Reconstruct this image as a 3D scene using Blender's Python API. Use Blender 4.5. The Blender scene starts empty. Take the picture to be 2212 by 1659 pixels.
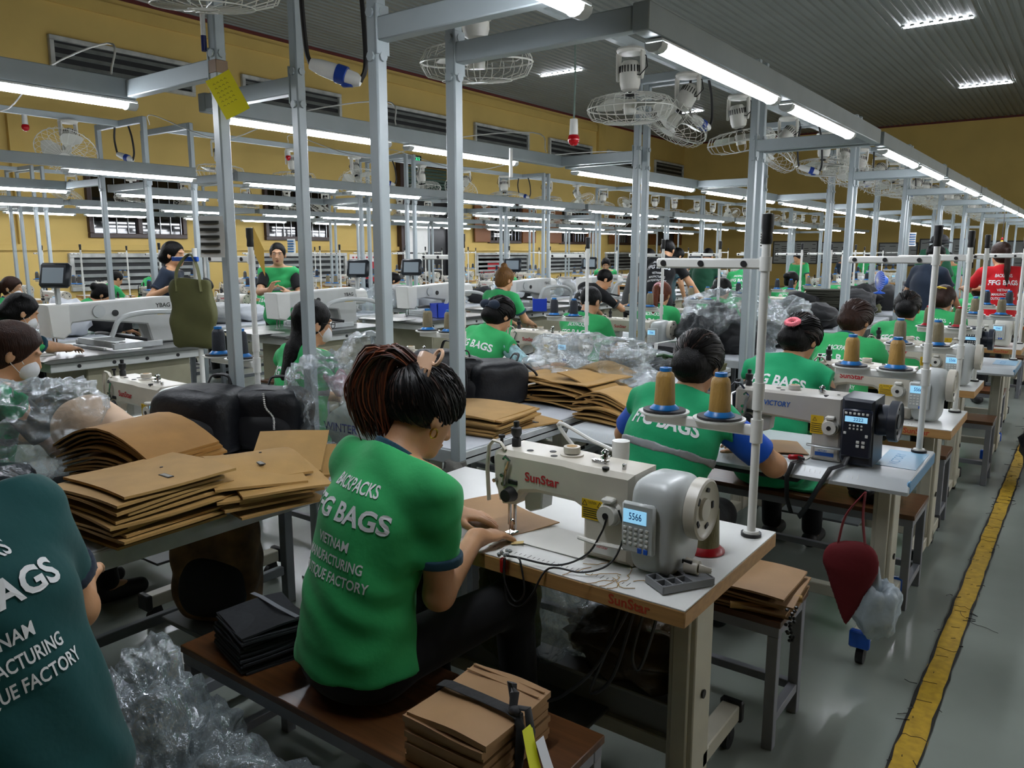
import bpy, bmesh, math, random
import numpy as np
from mathutils import Vector as V, Matrix as MX, noise as NZ
from mathutils.bvhtree import BVHTree
random.seed(7)
PI = math.pi
sc = bpy.context.scene
COL = sc.collection
# ---------------------------------------------------------------- camera
H = 1.6
FPX = 1685.0
pitch = math.atan(286.5 / FPX)
yaw = math.radians(36.55)
cd = bpy.data.cameras.new('camera')
cam = bpy.data.objects.new('camera', cd)
COL.objects.link(cam)
cd.sensor_width = 36.0
cd.lens = FPX * 36.0 / 2212.0
cd.clip_start = 0.05
cam.location = (0, 0, H)
cam.rotation_euler = (PI / 2 - pitch, 0, yaw)
sc.camera = cam
# ---------------------------------------------------------------- world, exposure
w = bpy.data.worlds.new('night')
sc.world = w
w.use_nodes = True
w.node_tree.nodes['Background'].inputs[0].default_value = (0.45, 0.55, 0.7, 1)
w.node_tree.nodes['Background'].inputs[1].default_value = 0.012
vs = sc.view_settings
vs.view_transform = 'Standard'
vs.look = 'None'
vs.gamma = 1.0
vs.use_curve_mapping = False
vs.exposure = 0.0
sc.cycles.max_bounces = 7
sc.cycles.diffuse_bounces = 3
sc.cycles.glossy_bounces = 3
sc.cycles.transmission_bounces = 4
sc.cycles.transparent_max_bounces = 12
sc.cycles.caustics_reflective = False
sc.cycles.caustics_refractive = False
sc.cycles.sample_clamp_indirect = 4.0
LED_POWER = 64.0
# ---------------------------------------------------------------- pixel to world helpers (place things where the photo shows them)
_fw = V((-math.sin(yaw) * math.cos(pitch), math.cos(yaw) * math.cos(pitch), -math.sin(pitch)))
_rt = V((math.cos(yaw), math.sin(yaw), 0))
_up = _rt.cross(_fw)
def ray(x, y): return _fw + _rt * ((x - 1106) / FPX) - _up * ((y - 829.5) / FPX)
def atz(x, y, z):
    d = ray(x, y); return V((0, 0, H)) + d * ((z - H) / d.z)
def atx(x, y, X):
    d = ray(x, y); return V((0, 0, H)) + d * (X / d.x)
def aty(x, y, Y):
    d = ray(x, y); return V((0, 0, H)) + d * (Y / d.y)
# ---------------------------------------------------------------- materials
MATS = {}
def srgb(c):
    if isinstance(c, str):
        c = [int(c[i:i + 2], 16) / 255 for i in (0, 2, 4)]
    return tuple((v / 12.92 if v <= .04045 else ((v + .055) / 1.055) ** 2.4) for v in c[:3]) + (1,)
def mat(name, col, rough=.5, metal=0., spec=.5, var=0., vscale=8., bump=0., bscale=60., emit=0., stretch=None, coat=0., sheen=0., trans=0., alpha=1., voro=False):
    if name in MATS: return MATS[name]
    m = bpy.data.materials.new(name); m.use_nodes = True
    nt = m.node_tree; N = nt.nodes; L = nt.links
    b = N['Principled BSDF']
    c = srgb(col)
    b.inputs['Base Color'].default_value = c
    b.inputs['Roughness'].default_value = rough
    b.inputs['Metallic'].default_value = metal
    b.inputs['Specular IOR Level'].default_value = spec
    if coat: b.inputs['Coat Weight'].default_value = coat
    if sheen: b.inputs['Sheen Weight'].default_value = sheen
    if trans: b.inputs['Transmission Weight'].default_value = trans
    if alpha < 1: b.inputs['Alpha'].default_value = alpha
    if emit:
        b.inputs['Emission Color'].default_value = c
        b.inputs['Emission Strength'].default_value = emit
    if var or bump:
        tc = N.new('ShaderNodeTexCoord'); mp = N.new('ShaderNodeMapping')
        L.new(tc.outputs['Object'], mp.inputs[0])
        if stretch: mp.inputs['Scale'].default_value = stretch
    if var:
        n = N.new('ShaderNodeTexNoise'); n.inputs['Scale'].default_value = vscale; n.inputs['Detail'].default_value = 5
        L.new(mp.outputs[0], n.inputs['Vector'])
        mr = N.new('ShaderNodeMapRange'); mr.inputs[1].default_value = .3; mr.inputs[2].default_value = .7
        mr.inputs[3].default_value = 1 - var; mr.inputs[4].default_value = 1 + var * .5
        L.new(n.outputs[0], mr.inputs[0])
        mx = N.new('ShaderNodeMix'); mx.data_type = 'RGBA'; mx.blend_type = 'MULTIPLY'; mx.inputs[0].default_value = 1
        mx.inputs[6].default_value = c
        L.new(mr.outputs[0], mx.inputs[7])
        L.new(mx.outputs[2], b.inputs['Base Color'])
    if bump:
        n2 = N.new('ShaderNodeTexVoronoi' if voro else 'ShaderNodeTexNoise'); n2.inputs['Scale'].default_value = bscale
        if not voro: n2.inputs['Detail'].default_value = 4
        L.new(mp.outputs[0], n2.inputs['Vector'])
        bp = N.new('ShaderNodeBump'); bp.inputs['Strength'].default_value = bump; bp.inputs['Distance'].default_value = .01
        L.new(n2.outputs[0], bp.inputs['Height'])
        L.new(bp.outputs[0], b.inputs['Normal'])
    MATS[name] = m
    return m
def film(name, col, dens=.35, crinkle=1., scale=14.):
    """thin clear plastic: mostly see-through, with a milky haze and sharp glints on its creases"""
    if name in MATS: return MATS[name]
    m = bpy.data.materials.new(name); m.use_nodes = True
    nt = m.node_tree; N = nt.nodes; L = nt.links
    for n in list(N): N.remove(n)
    out = N.new('ShaderNodeOutputMaterial')
    tr = N.new('ShaderNodeBsdfTransparent'); tr.inputs[0].default_value = (.93, .95, .96, 1)
    df = N.new('ShaderNodeBsdfDiffuse'); df.inputs[0].default_value = srgb(col)
    gl = N.new('ShaderNodeBsdfGlossy'); gl.inputs['Roughness'].default_value = .16; gl.inputs[0].default_value = (.9, .93, .95, 1)
    tc = N.new('ShaderNodeTexCoord')
    n1 = N.new('ShaderNodeTexNoise'); n1.inputs['Scale'].default_value = scale; n1.inputs['Detail'].default_value = 6; n1.inputs['Distortion'].default_value = 1.2
    L.new(tc.outputs['Object'], n1.inputs['Vector'])
    bp = N.new('ShaderNodeBump'); bp.inputs['Strength'].default_value = crinkle; bp.inputs['Distance'].default_value = .03
    L.new(n1.outputs[0], bp.inputs['Height'])
    L.new(bp.outputs[0], gl.inputs['Normal']); L.new(bp.outputs[0], df.inputs['Normal'])
    a = N.new('ShaderNodeMixShader'); a.inputs[0].default_value = .45
    L.new(df.outputs[0], a.inputs[1]); L.new(gl.outputs[0], a.inputs[2])
    lw = N.new('ShaderNodeLayerWeight'); lw.inputs[0].default_value = .35
    L.new(bp.outputs[0], lw.inputs['Normal'])
    mr = N.new('ShaderNodeMapRange'); mr.inputs[3].default_value = dens; mr.inputs[4].default_value = min(.95, dens + .45)
    L.new(lw.outputs['Facing'], mr.inputs[0])
    x = N.new('ShaderNodeMixShader')
    L.new(mr.outputs[0], x.inputs[0]); L.new(tr.outputs[0], x.inputs[1]); L.new(a.outputs[0], x.inputs[2])
    L.new(x.outputs[0], out.inputs[0])
    MATS[name] = m
    return m
# ---------------------------------------------------------------- mesh builder
def axes(d, up=None):
    d = V(d).normalized()
    u = V(up) if up is not None else (V((0, 0, 1)) if abs(d.z) < .95 else V((1, 0, 0)))
    s = d.cross(u).normalized(); u = s.cross(d)
    return d, s, u
class MB:
    def __init__(s): s.v = []; s.f = []; s.m = []; s.x = None; s.mi = 0
    def add(s, vs, fs):
        o = len(s.v)
        if s.x is not None: vs = [s.x @ V(p) for p in vs]
        s.v += [tuple(p) for p in vs]; s.f += [tuple(i + o for i in f) for f in fs]; s.m += [s.mi] * len(fs)
        return s
    def box(s, c, d, b=0., rot=None):
        c = V(c); hx, hy, hz = d[0] / 2, d[1] / 2, d[2] / 2
        b = min(b, .49 * min(d))
        if b <= 0:
            P = [V((x * hx, y * hy, z * hz)) for z in (-1, 1) for y in (-1, 1) for x in (-1, 1)]
            F = [(0, 2, 3, 1), (4, 5, 7, 6), (0, 1, 5, 4), (2, 6, 7, 3), (0, 4, 6, 2), (1, 3, 7, 5)]
        else:
            P = []; F = []
            ix = {}
            for z in (-1, 1):
                for y in (-1, 1):
                    for x in (-1, 1):
                        for a in range(3):
                            h = [hx - b, hy - b, hz - b]; h[a] += b
                            ix[x, y, z, a] = len(P); P.append(V((x * h[0], y * h[1], z * h[2])))
            S = (-1, 1)
            for q in S:
                F.append([ix[q, y, z, 0] for y, z in ((-1, -1), (1, -1), (1, 1), (-1, 1))][::q])
                F.append([ix[x, q, z, 1] for x, z in ((-1, -1), (-1, 1), (1, 1), (1, -1))][::q])
                F.append([ix[x, y, q, 2] for x, y in ((-1, -1), (1, -1), (1, 1), (-1, 1))][::q])
            for p in S:
                for q in S:
                    F.append([ix[p, q, -1, 0], ix[p, q, -1, 1], ix[p, q, 1, 1], ix[p, q, 1, 0]][::p * q])
                    F.append([ix[p, -1, q, 0], ix[p, 1, q, 0], ix[p, 1, q, 2], ix[p, -1, q, 2]][::p * q])
                    F.append([ix[-1, p, q, 1], ix[-1, p, q, 2], ix[1, p, q, 2], ix[1, p, q, 1]][::p * q])
                    for r in S: F.append([ix[p, q, r, 0], ix[p, q, r, 1], ix[p, q, r, 2]][::p * q * r])
        if rot is not None:
            R = rot if isinstance(rot, MX) else MX.Rotation(rot, 3, 'Z')
            P = [R @ p for p in P]
        return s.add([p + c for p in P], F)
    def bar(s, p, q, w_, h_, up=None, b=0.):
        p, q = V(p), V(q); d, sd, u = axes(q - p, up)
        return s.box((p + q) / 2, (w_, (q - p).length, h_), b, MX((sd, d, u)).transposed())
    def cyl(s, p, q, r0, r1=None, n=16, caps=True):
        r1 = r0 if r1 is None else r1
        p, q = V(p), V(q); d, a, u = axes(q - p)
        vs = []
        for c, r in ((p, r0), (q, r1)):
            vs += [c + a * (math.cos(t) * r) + u * (math.sin(t) * r) for t in [2 * PI * i / n for i in range(n)]]
        fs = [(i, (i + 1) % n, n + (i + 1) % n, n + i) for i in range(n)]
        if caps: fs += [tuple(range(n))[::-1], tuple(range(n, 2 * n))]
        return s.add(vs, fs)
    def tube(s, pts, r, n=6, closed=False, flat=1.):
        pts = [V(p) for p in pts]; N = len(pts); vs = []; fs = []
        pu = None
        for i, p in enumerate(pts):
            a = pts[i - 1] if (i or closed) else p
            b = pts[(i + 1) % N] if (i < N - 1 or closed) else p
            t = (b - a)
            if t.length < 1e-9: t = V((0, 0, 1))
            t.normalize()
            if pu is None: _, sd, pu = axes(t)
            sd = t.cross(pu)
            if sd.length < 1e-6: _, sd, pu = axes(t)
            sd.normalize(); pu = sd.cross(t)
            rr = r[i] if isinstance(r, (list, tuple)) else r
            vs += [p + sd * (math.cos(k * 2 * PI / n) * rr) + pu * (math.sin(k * 2 * PI / n) * rr * flat) for k in range(n)]
        M = N if closed else N - 1
        for i in range(M):
            for k in range(n):
                a = i * n + k; b = i * n + (k + 1) % n; j = ((i + 1) % N) * n
                fs.append((a, b, j + (k + 1) % n, j + k))
        if not closed: fs += [tuple(range(n))[::-1], tuple((N - 1) * n + k for k in range(n))]
        return s.add(vs, fs)
    def lathe(s, prof, n=24, o=(0, 0, 0), ax=(0, 0, 1), ang=2 * PI):
        o = V(o); d, a, u = axes(ax); vs = []; fs = []
        full = ang > 6.28; m = n if full else n + 1
        for r, z in prof:
            vs += [o + d * z + a * (math.cos(ang * k / n) * r) + u * (math.sin(ang * k / n) * r) for k in range(m)]
        for i in range(len(prof) - 1):
            for k in range(n):
                a0 = i * m + k; b0 = i * m + (k + 1) % m
                fs.append((a0, b0, b0 + m, a0 + m))
        if full:
            if prof[0][0] > 1e-5: fs.append(tuple(range(m))[::-1])
            if prof[-1][0] > 1e-5: fs.append(tuple((len(prof) - 1) * m + k for k in range(m)))
        return s.add(vs, fs)
    def prism(s, poly, h, o=(0, 0, 0), ex=(1, 0, 0), ey=(0, 0, 1), b=0.):
        """outline poly [(u,v)] in the plane o+u*ex+v*ey, extruded by h along ex x ey, corners b bevelled"""
        o, ex, ey = V(o), V(ex), V(ey); ez = ex.cross(ey); n = len(poly)
        A = sum(poly[i][0] * poly[(i + 1) % n][1] - poly[(i + 1) % n][0] * poly[i][1] for i in range(n))
        if A < 0: poly = poly[::-1]
        def inset(d):
            r = []
            for i in range(n):
                p0, p1, p2 = (V(poly[j % n]) for j in (i - 1, i, i + 1))
                e1 = (p1 - p0).normalized(); e2 = (p2 - p1).normalized()
                n1 = V((-e1.y, e1.x)); n2 = V((-e2.y, e2.x)); t = n1 + n2
                r.append(p1 + t * (d / max(.35, 1 + n1.dot(n2))))
            return r
        rings = [(inset(b), 0), (poly, b), (poly, h - b), (inset(b), h)] if b else [(poly, 0), (poly, h)]
        vs = []
        for pl, z in rings: vs += [o + ex * p[0] + ey * p[1] + ez * z for p in pl]
        fs = []
        for r in range(len(rings) - 1):
            for i in range(n): fs.append((r * n + i, r * n + (i + 1) % n, (r + 1) * n + (i + 1) % n, (r + 1) * n + i))
        k = (len(rings) - 1) * n
        fs += [tuple(range(n))[::-1], tuple(k + i for i in range(n))]
        return s.add(vs, fs)
    def grid(s, nu, nv, fn, wrap=False):
        vs = [fn(i / nu, j / nv) for j in range(nv + 1) for i in range(nu + (0 if wrap else 1))]
        m = nu if wrap else nu + 1
        fs = [(j * m + i, j * m + (i + 1) % m, (j + 1) * m + (i + 1) % m, (j + 1) * m + i) for j in range(nv) for i in range(nu)]
        return s.add(vs, fs)
    def sheet(s, nu, nv, fn, t, tv=(0, 0, 1)):
        """thin solid sheet of thickness t (down along z)"""
        top = [V(fn(i / nu, j / nv)) for j in range(nv + 1) for i in range(nu + 1)]
        m = nu + 1; K = len(top)
        vs = top + [p - V(tv) * t for p in top]
        q = [(j * m + i, j * m + i + 1, (j + 1) * m + i + 1, (j + 1) * m + i) for j in range(nv) for i in range(nu)]
        fs = q + [tuple(i + K for i in f[::-1]) for f in q]
        loop = [i for i in range(m)] + [j * m + nu for j in range(1, nv + 1)] + [nv * m + i for i in range(nu - 1, -1, -1)] + [j * m for j in range(nv - 1, 0, -1)]
        for a, b in zip(loop, loop[1:] + loop[:1]): fs.append((a + K, b + K, b, a))
        return s.add(vs, fs)
    def ico(s, c, r, sub=2, fn=None):
        bm = bmesh.new(); bmesh.ops.create_icosphere(bm, subdivisions=sub, radius=1)
        c = V(c); r = V(r) if not isinstance(r, (int, float)) else V((r, r, r))
        vs = []
        for v in bm.verts:
            p = v.co.copy()
            if fn: p = p * fn(p)
            vs.append(c + V((p.x * r.x, p.y * r.y, p.z * r.z)))
        fs = [[v.index for v in f.verts] for f in bm.faces]
        bm.free()
        return s.add(vs, fs)
    def mesh(s, name, mats, smooth=True, ang=40):
        me = bpy.data.meshes.new(name)
        me.from_pydata(s.v, [], s.f)
        for m in (mats if isinstance(mats, (list, tuple)) else [mats]): me.materials.append(m)
        if any(s.m): me.polygons.foreach_set('material_index', s.m)
        if smooth:
            me.polygons.foreach_set('use_smooth', [True] * len(s.f))
            me.set_sharp_from_angle(angle=math.radians(ang))
        me.update()
        return me
    def build(s, name, mats, parent=None, smooth=True, loc=None, ang=40):
        return link(name, s.mesh(name, mats, smooth, ang), parent, loc)
def link(name, me, parent=None, loc=None):
    o = bpy.data.objects.new(name, me); COL.objects.link(o)
    if parent is not None: o.parent = parent
    if loc is not None: o.location = loc
    return o
def tag(o, label, cat, group=None, kind=None):
    o['label'] = label; o['category'] = cat
    if group: o['group'] = group
    if kind: o['kind'] = kind
    return o
def thing(name, label, cat, loc=(0, 0, 0), rz=0., group=None):
    o = bpy.data.objects.new(name, None); COL.objects.link(o)
    o.empty_display_size = .1
    o.location = loc; o.rotation_euler = (0, 0, rz)
    return tag(o, label, cat, group)
def struct(o):
    o['kind'] = 'structure'; return o
def dup(o, loc=None, rz=None, label=None, group=None, parent=None):
    c = o.copy(); COL.objects.link(c)
    if parent is not None: c.parent = parent
    if loc is not None: c.location = loc
    if rz is not None: c.rotation_euler = (0, 0, rz)
    if label: c['label'] = label
    if group: c['group'] = group
    for k in list(o.children): dup(k, parent=c)
    return c
ORD = ['nearest', 'second', 'third', 'fourth', 'fifth', 'sixth', 'seventh', 'eighth', 'ninth', 'tenth', 'eleventh', 'twelfth', 'thirteenth', 'fourteenth', 'fifteenth', 'sixteenth', 'seventeenth', 'eighteenth', 'nineteenth', 'twentieth'] + ['%s' % w_ for w_ in ('twenty-first twenty-second twenty-third twenty-fourth twenty-fifth twenty-sixth twenty-seventh twenty-eighth twenty-ninth thirtieth thirty-first thirty-second thirty-third thirty-fourth thirty-fifth thirty-sixth'.split())]
# ---------------------------------------------------------------- flat lettering
_TX = {}
def text_geo(s, bold=0., align='CENTER'):
    k = (s, bold, align)
    if k not in _TX:
        cu = bpy.data.curves.new('lettering', 'FONT')
        cu.body = s; cu.size = 1.; cu.align_x = align; cu.align_y = 'CENTER'; cu.offset = bold; cu.resolution_u = 3; cu.fill_mode = 'FRONT'
        ob = bpy.data.objects.new('lettering', cu); COL.objects.link(ob)
        me = bpy.data.meshes.new_from_object(ob.evaluated_get(bpy.context.evaluated_depsgraph_get()))
        bpy.data.objects.remove(ob); bpy.data.curves.remove(cu)
        _TX[k] = ([v.co.copy() for v in me.vertices], [tuple(p.vertices) for p in me.polygons])
        bpy.data.meshes.remove(me)
    return _TX[k]
def put_text(mb, s, o, ex, ey, size, width=None, bold=.01, align='CENTER'):
    """adds lettering to a mesh builder, lying in the plane o + x*ex + y*ey; width squeezes it to a set width"""
    vs, fs = text_geo(s, bold, align)
    o, ex, ey = V(o), V(ex), V(ey)
    sx = size
    if width:
        xs = [p.x for p in vs]; sx = width / max(1e-6, max(xs) - min(xs))
    mb.add([o + ex * (p.x * sx) + ey * (p.y * size) for p in vs], fs)
# ---------------------------------------------------------------- organic surfaces: smooth union of primitives, meshed with surface nets
class SDF:
    def __init__(s, lo, hi, h):
        s.lo = np.array(lo, float); s.h = h
        s.n = np.maximum(4, np.ceil((np.array(hi) - s.lo) / h).astype(int) + 1)
        s.D = np.full(s.n, .25, np.float32)
    def box(s, lo, hi):
        a = np.clip(np.floor((np.array(lo) - s.lo) / s.h).astype(int), 0, s.n)
        b = np.clip(np.ceil((np.array(hi) - s.lo) / s.h).astype(int) + 1, 0, s.n)
        if np.any(b <= a): return None
        sl = tuple(slice(i, j) for i, j in zip(a, b))
        X = [((np.arange(i, j)) * s.h + s.lo[k]).astype(np.float32) for k, (i, j) in enumerate(zip(a, b))]
        return sl, X[0][:, None, None], X[1][None, :, None], X[2][None, None, :]
    def comb(s, sl, d, k, mode):
        D = s.D[sl]
        if mode == 'u':
            if k > 0:
                h = np.clip(.5 + .5 * (D - d) / k, 0, 1)
                s.D[sl] = D * (1 - h) + d * h - k * h * (1 - h)
            else: s.D[sl] = np.minimum(D, d)
        elif mode == 's': s.D[sl] = np.maximum(D, -d)
    def cap(s, p, q, r0, r1=None, k=.02, mode='u', flat=None, cut=None):
        """round cone p-q; flat=(axis, factor) squashes it along an axis; cut=[(point, normal)] keeps the side the normal points away from"""
        r1 = r0 if r1 is None else r1
        p, q = np.array(p, float), np.array(q, float); R = max(r0, r1) + max(k, .01) + 2 * s.h
        B = s.box(np.minimum(p, q) - R, np.maximum(p, q) + R)
        if B is None: return s
        sl, X, Y, Z = B
        d = q - p; L2 = max(1e-9, d @ d)
        x, y, z = X - p[0], Y - p[1], Z - p[2]
        t = np.clip((x * d[0] + y * d[1] + z * d[2]) / L2, 0, 1)
        x, y, z = x - t * d[0], y - t * d[1], z - t * d[2]
        if flat is not None:
            a = np.array(flat[0], float); a = a / np.linalg.norm(a)
            m = (x * a[0] + y * a[1] + z * a[2]) * (flat[1] - 1)
            x, y, z = x + m * a[0], y + m * a[1], z + m * a[2]
        D = np.sqrt(x * x + y * y + z * z) - (r0 + (r1 - r0) * t)
        if cut:
            for c, nn in cut:
                D = np.maximum(D, (X - c[0]) * nn[0] + (Y - c[1]) * nn[1] + (Z - c[2]) * nn[2])
        s.comb(sl, D.astype(np.float32), k, mode); return s
    def ell(s, c, r, R=None, k=.02, mode='u', cut=None, pw=2):
        c = np.array(c, float); r = np.array(r, float); M = max(r) + max(k, .01) + 2 * s.h
        B = s.box(c - M, c + M)
        if B is None: return s
        sl, X, Y, Z = B
        x, y, z = X - c[0], Y - c[1], Z - c[2]
        if R is not None:
            R = np.array(R)
            x, y, z = (R[0, 0] * x + R[1, 0] * y + R[2, 0] * z), (R[0, 1] * x + R[1, 1] * y + R[2, 1] * z), (R[0, 2] * x + R[1, 2] * y + R[2, 2] * z)
        if pw == 2:
            k0 = np.sqrt((x / r[0]) ** 2 + (y / r[1]) ** 2 + (z / r[2]) ** 2)
            k1 = np.sqrt((x / r[0] ** 2) ** 2 + (y / r[1] ** 2) ** 2 + (z / r[2] ** 2) ** 2)
            D = np.where(k1 > 1e-6, k0 * (k0 - 1) / np.maximum(k1, 1e-6), -min(r))
        else:
            k0 = (np.abs(x / r[0]) ** pw + np.abs(y / r[1]) ** pw + np.abs(z / r[2]) ** pw) ** (1 / pw)
            D = (k0 - 1) * min(r)
        if cut:
            for cc, nn in cut:
                D = np.maximum(D, (X - cc[0]) * nn[0] + (Y - cc[1]) * nn[1] + (Z - cc[2]) * nn[2])
        s.comb(sl, D.astype(np.float32), k, mode); return s
    def plane(s, c, nn):
        """cuts away everything on the side the normal points to"""
        B = s.box(s.lo, s.lo + s.n * s.h); sl, X, Y, Z = B
        s.D = np.maximum(s.D, ((X - c[0]) * nn[0] + (Y - c[1]) * nn[1] + (Z - c[2]) * nn[2]).astype(np.float32)); return s
    def wob(s, amp, f, seed=0., axis=(1, 1, 1)):
        """cloth folds: waves added to the distance field"""
        B = s.box(s.lo, s.lo + s.n * s.h); sl, X, Y, Z = B
        a = axis
        s.D = s.D + (amp * (np.sin(f * (a[0] * X + a[2] * Z) + seed + 2.2 * np.sin(f * .37 * (Y * a[1] - Z) + seed * 2)) * np.sin(f * .6 * (Y * a[1] + .4 * X) + 1.7 * seed + 1.5 * np.sin(f * .5 * Z)))).astype(np.float32); return s
    def nets(s):
        D = s.D; S = D < 0
        D[0] = D[-1] = .05; D[:, 0] = D[:, -1] = .05; D[:, :, 0] = D[:, :, -1] = .05
        S = D < 0
        n = np.array(D.shape) - 1
        c = np.zeros(n, np.int8)
        for i in (0, 1):
            for j in (0, 1):
                for k in (0, 1): c += S[i:n[0] + i, j:n[1] + j, k:n[2] + k]
        A = np.argwhere((c > 0) & (c < 8))
        if len(A) == 0: return np.zeros((0, 3)), np.zeros((0, 4), int)
        ids = np.full(n, -1, np.int32); ids[tuple(A.T)] = np.arange(len(A))
        off = np.array([(i, j, k) for i in (0, 1) for j in (0, 1) for k in (0, 1)])
        vals = np.stack([D[tuple((A + o).T)] for o in off], 1)
        acc = np.zeros((len(A), 3)); cnt = np.zeros(len(A))
        for a in range(8):
            for b in range(a + 1, 8):
                if np.abs(off[a] - off[b]).sum() != 1: continue
                va, vb = vals[:, a], vals[:, b]
                m = (va < 0) != (vb < 0)
                t = np.where(m, va / np.where(m, va - vb, 1), 0)
                acc += np.where(m[:, None], off[a] + (off[b] - off[a]) * t[:, None], 0); cnt += m
        P = (A + acc / cnt[:, None]) * s.h + s.lo
        Q = []
        for ax in range(3):
            u, w_ = (ax + 1) % 3, (ax + 2) % 3
            s0 = [slice(None)] * 3; s1 = [slice(None)] * 3
            s0[ax] = slice(0, -1); s1[ax] = slice(1, None)
            for t in (s0, s1): t[u] = slice(1, -1); t[w_] = slice(1, -1)
            E0, E1 = S[tuple(s0)], S[tuple(s1)]
            for flip, mask in ((False, E0 & ~E1), (True, ~E0 & E1)):
                G = np.argwhere(mask)
                if len(G) == 0: continue
                G[:, u] += 1; G[:, w_] += 1
                q = []
                for du, dw in ((-1, -1), (0, -1), (0, 0), (-1, 0)):
                    g = G.copy(); g[:, u] += du; g[:, w_] += dw; q.append(ids[tuple(g.T)])
                q = np.stack(q, 1)
                Q.append(q[:, ::-1] if flip else q)
        return P, np.concatenate(Q)
    def mesh(s, name, m, relax=1):
        P, Q = s.nets()
        if relax and len(P):
            for _ in range(relax):
                acc = np.zeros_like(P); cnt = np.zeros(len(P))
                for a, b in ((0, 1), (1, 2), (2, 3), (3, 0)):
                    np.add.at(acc, Q[:, a], P[Q[:, b]]); np.add.at(acc, Q[:, b], P[Q[:, a]])
                    np.add.at(cnt, Q[:, a], 1); np.add.at(cnt, Q[:, b], 1)
                P = P * .5 + .5 * acc / np.maximum(cnt, 1)[:, None]
        me = bpy.data.meshes.new(name)
        me.vertices.add(len(P)); me.vertices.foreach_set('co', P.astype(np.float32).ravel())
        me.loops.add(Q.size); me.loops.foreach_set('vertex_index', Q.astype(np.int32).ravel())
        me.polygons.add(len(Q)); me.polygons.foreach_set('loop_start', np.arange(0, Q.size, 4, dtype=np.int32))
        me.polygons.foreach_set('use_smooth', np.ones(len(Q), bool))
        me.materials.append(m); me.update(); me.validate()
        return me

def catmull(pts, n=6):
    P = [V(p) for p in pts]; P = [P[0] * 2 - P[1]] + P + [P[-1] * 2 - P[-2]]; out = []
    for i in range(1, len(P) - 2):
        a, b, c, d = P[i - 1:i + 3]
        for k in range(n):
            t = k / n; out.append(.5 * ((2 * b) + (c - a) * t + (2 * a - 5 * b + 4 * c - d) * t * t + (3 * b - a - 3 * c + d) * t ** 3))
    return out + [P[-2]]
# ---------------------------------------------------------------- the hall
XW, YW, ZC = -17.0, 37.3, 6.85
XR, YF = 9.0, -9.0
m_yel = mat('wall_yellow', 'cdb066', .75, var=.10, vscale=.8, bump=.05, bscale=3)
m_yel2 = mat('wall_yellow_trim', 'c9ab60', .7, var=.08, vscale=1.5)
m_red = mat('trim_dark_red', '5a1a17', .6)
m_ceil = mat('corrugated_sheet', '7c807e', .5, metal=.1, var=.10, vscale=.6)
m_floor = mat('floor_epoxy', '969d95', .21, var=.16, vscale=1.3, bump=.04, bscale=90)
m_line = mat('line_paint', 'c9a22b', .6, var=.25, vscale=30)
m_black = mat('black_plastic', '0c0d0e', .4)
m_white = mat('white_plastic', 'e2e2dd', .35, var=.04)
m_post = mat('painted_steel', 'a3adb0', .38, var=.07, vscale=6)
m_steel = mat('zinc_steel', '9a9c9b', .3, metal=.9)
m_chrome = mat('chrome', 'c8c8c8', .12, metal=1.)
m_glassd = mat('night_glass', '07080a', .04)
m_brown = mat('brown_shutter', '33201b', .4, var=.2, vscale=5, stretch=(1, 1, .2))
m_tan_board = mat('tan_board', '7a4a22', .5)
m_alu = mat('dusty_aluminium', 'b4b5b0', .45, var=.35, vscale=4)
m_dark = mat('dark_gap', '15171a', .6)
m_galv = mat('galvanised_slat', '8d918e', .45, metal=.4, var=.3, vscale=3)

b = MB().box(((XW + XR) / 2, (YW + YF) / 2, -.05), (XR - XW + .4, YW - YF + .4, .1))
struct(b.build('floor', m_floor, smooth=False))
def wallbox(name, lo, hi, m=m_yel):
    return struct(MB().box([(a + c) / 2 for a, c in zip(lo, hi)], [c - a for a, c in zip(lo, hi)]).build(name, m, smooth=False))
wallbox('wall_left', (XW - .3, YF - .3, 0), (XW, YW + .3, ZC + .3))
wallbox('wall_back', (XW, YW, 0), (XR, YW + .3, ZC + .3))
wallbox('wall_right', (XR, YF - .3, 0), (XR + .3, YW + .3, ZC + .3))
wallbox('wall_front', (XW, YF - .3, 0), (XR, YF, ZC + .3))
# corrugated ceiling: trapezoid ribs running along the aisle
b = MB(); pr = []; x = XW; P_ = .2
while x < XR:
    pr += [(x, ZC), (x + .09, ZC), (x + .115, ZC + .03), (x + .175, ZC + .03)]; x += P_
pr.append((XR, ZC))
n = len(pr)
b.add([(px, yy, pz) for yy in (YF, YW) for px, pz in pr], [(i, i + 1, n + i + 1, n + i)[::-1] for i in range(n - 1)])
b.add([(XW, YF, ZC + .2), (XR, YF, ZC + .2), (XR, YW, ZC + .2), (XW, YW, ZC + .2)], [(0, 1, 2, 3)])
struct(b.build('ceiling', m_ceil, smooth=False))
# trims: red edge, tie beam ledges, sill ledge, pilasters
wallbox('trim_1', (XW, YF, ZC - .07), (XW + .05, YW, ZC), m_red)
wallbox('trim_2', (XW, YW - .05, ZC - .07), (XR, YW, ZC), m_red)
wallbox('trim_3', (XW, YF, 6.42), (XW + .07, 28.7, 6.66), m_yel2)
wallbox('trim_4', (XW, YF, 1.62), (XW + .09, 17.2, 1.74), m_yel2)
wallbox('trim_5', (XW, 19.5, 1.62), (XW + .09, YW, 1.74), m_yel2)
wallbox('trim_6', (XW, 28.75, 1.74), (XW + .12, 29.3, 6.78), m_yel2)
wallbox('trim_7', (XW, 6.7, 1.74), (XW + .1, 6.95, 4.2), m_yel2)
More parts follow.
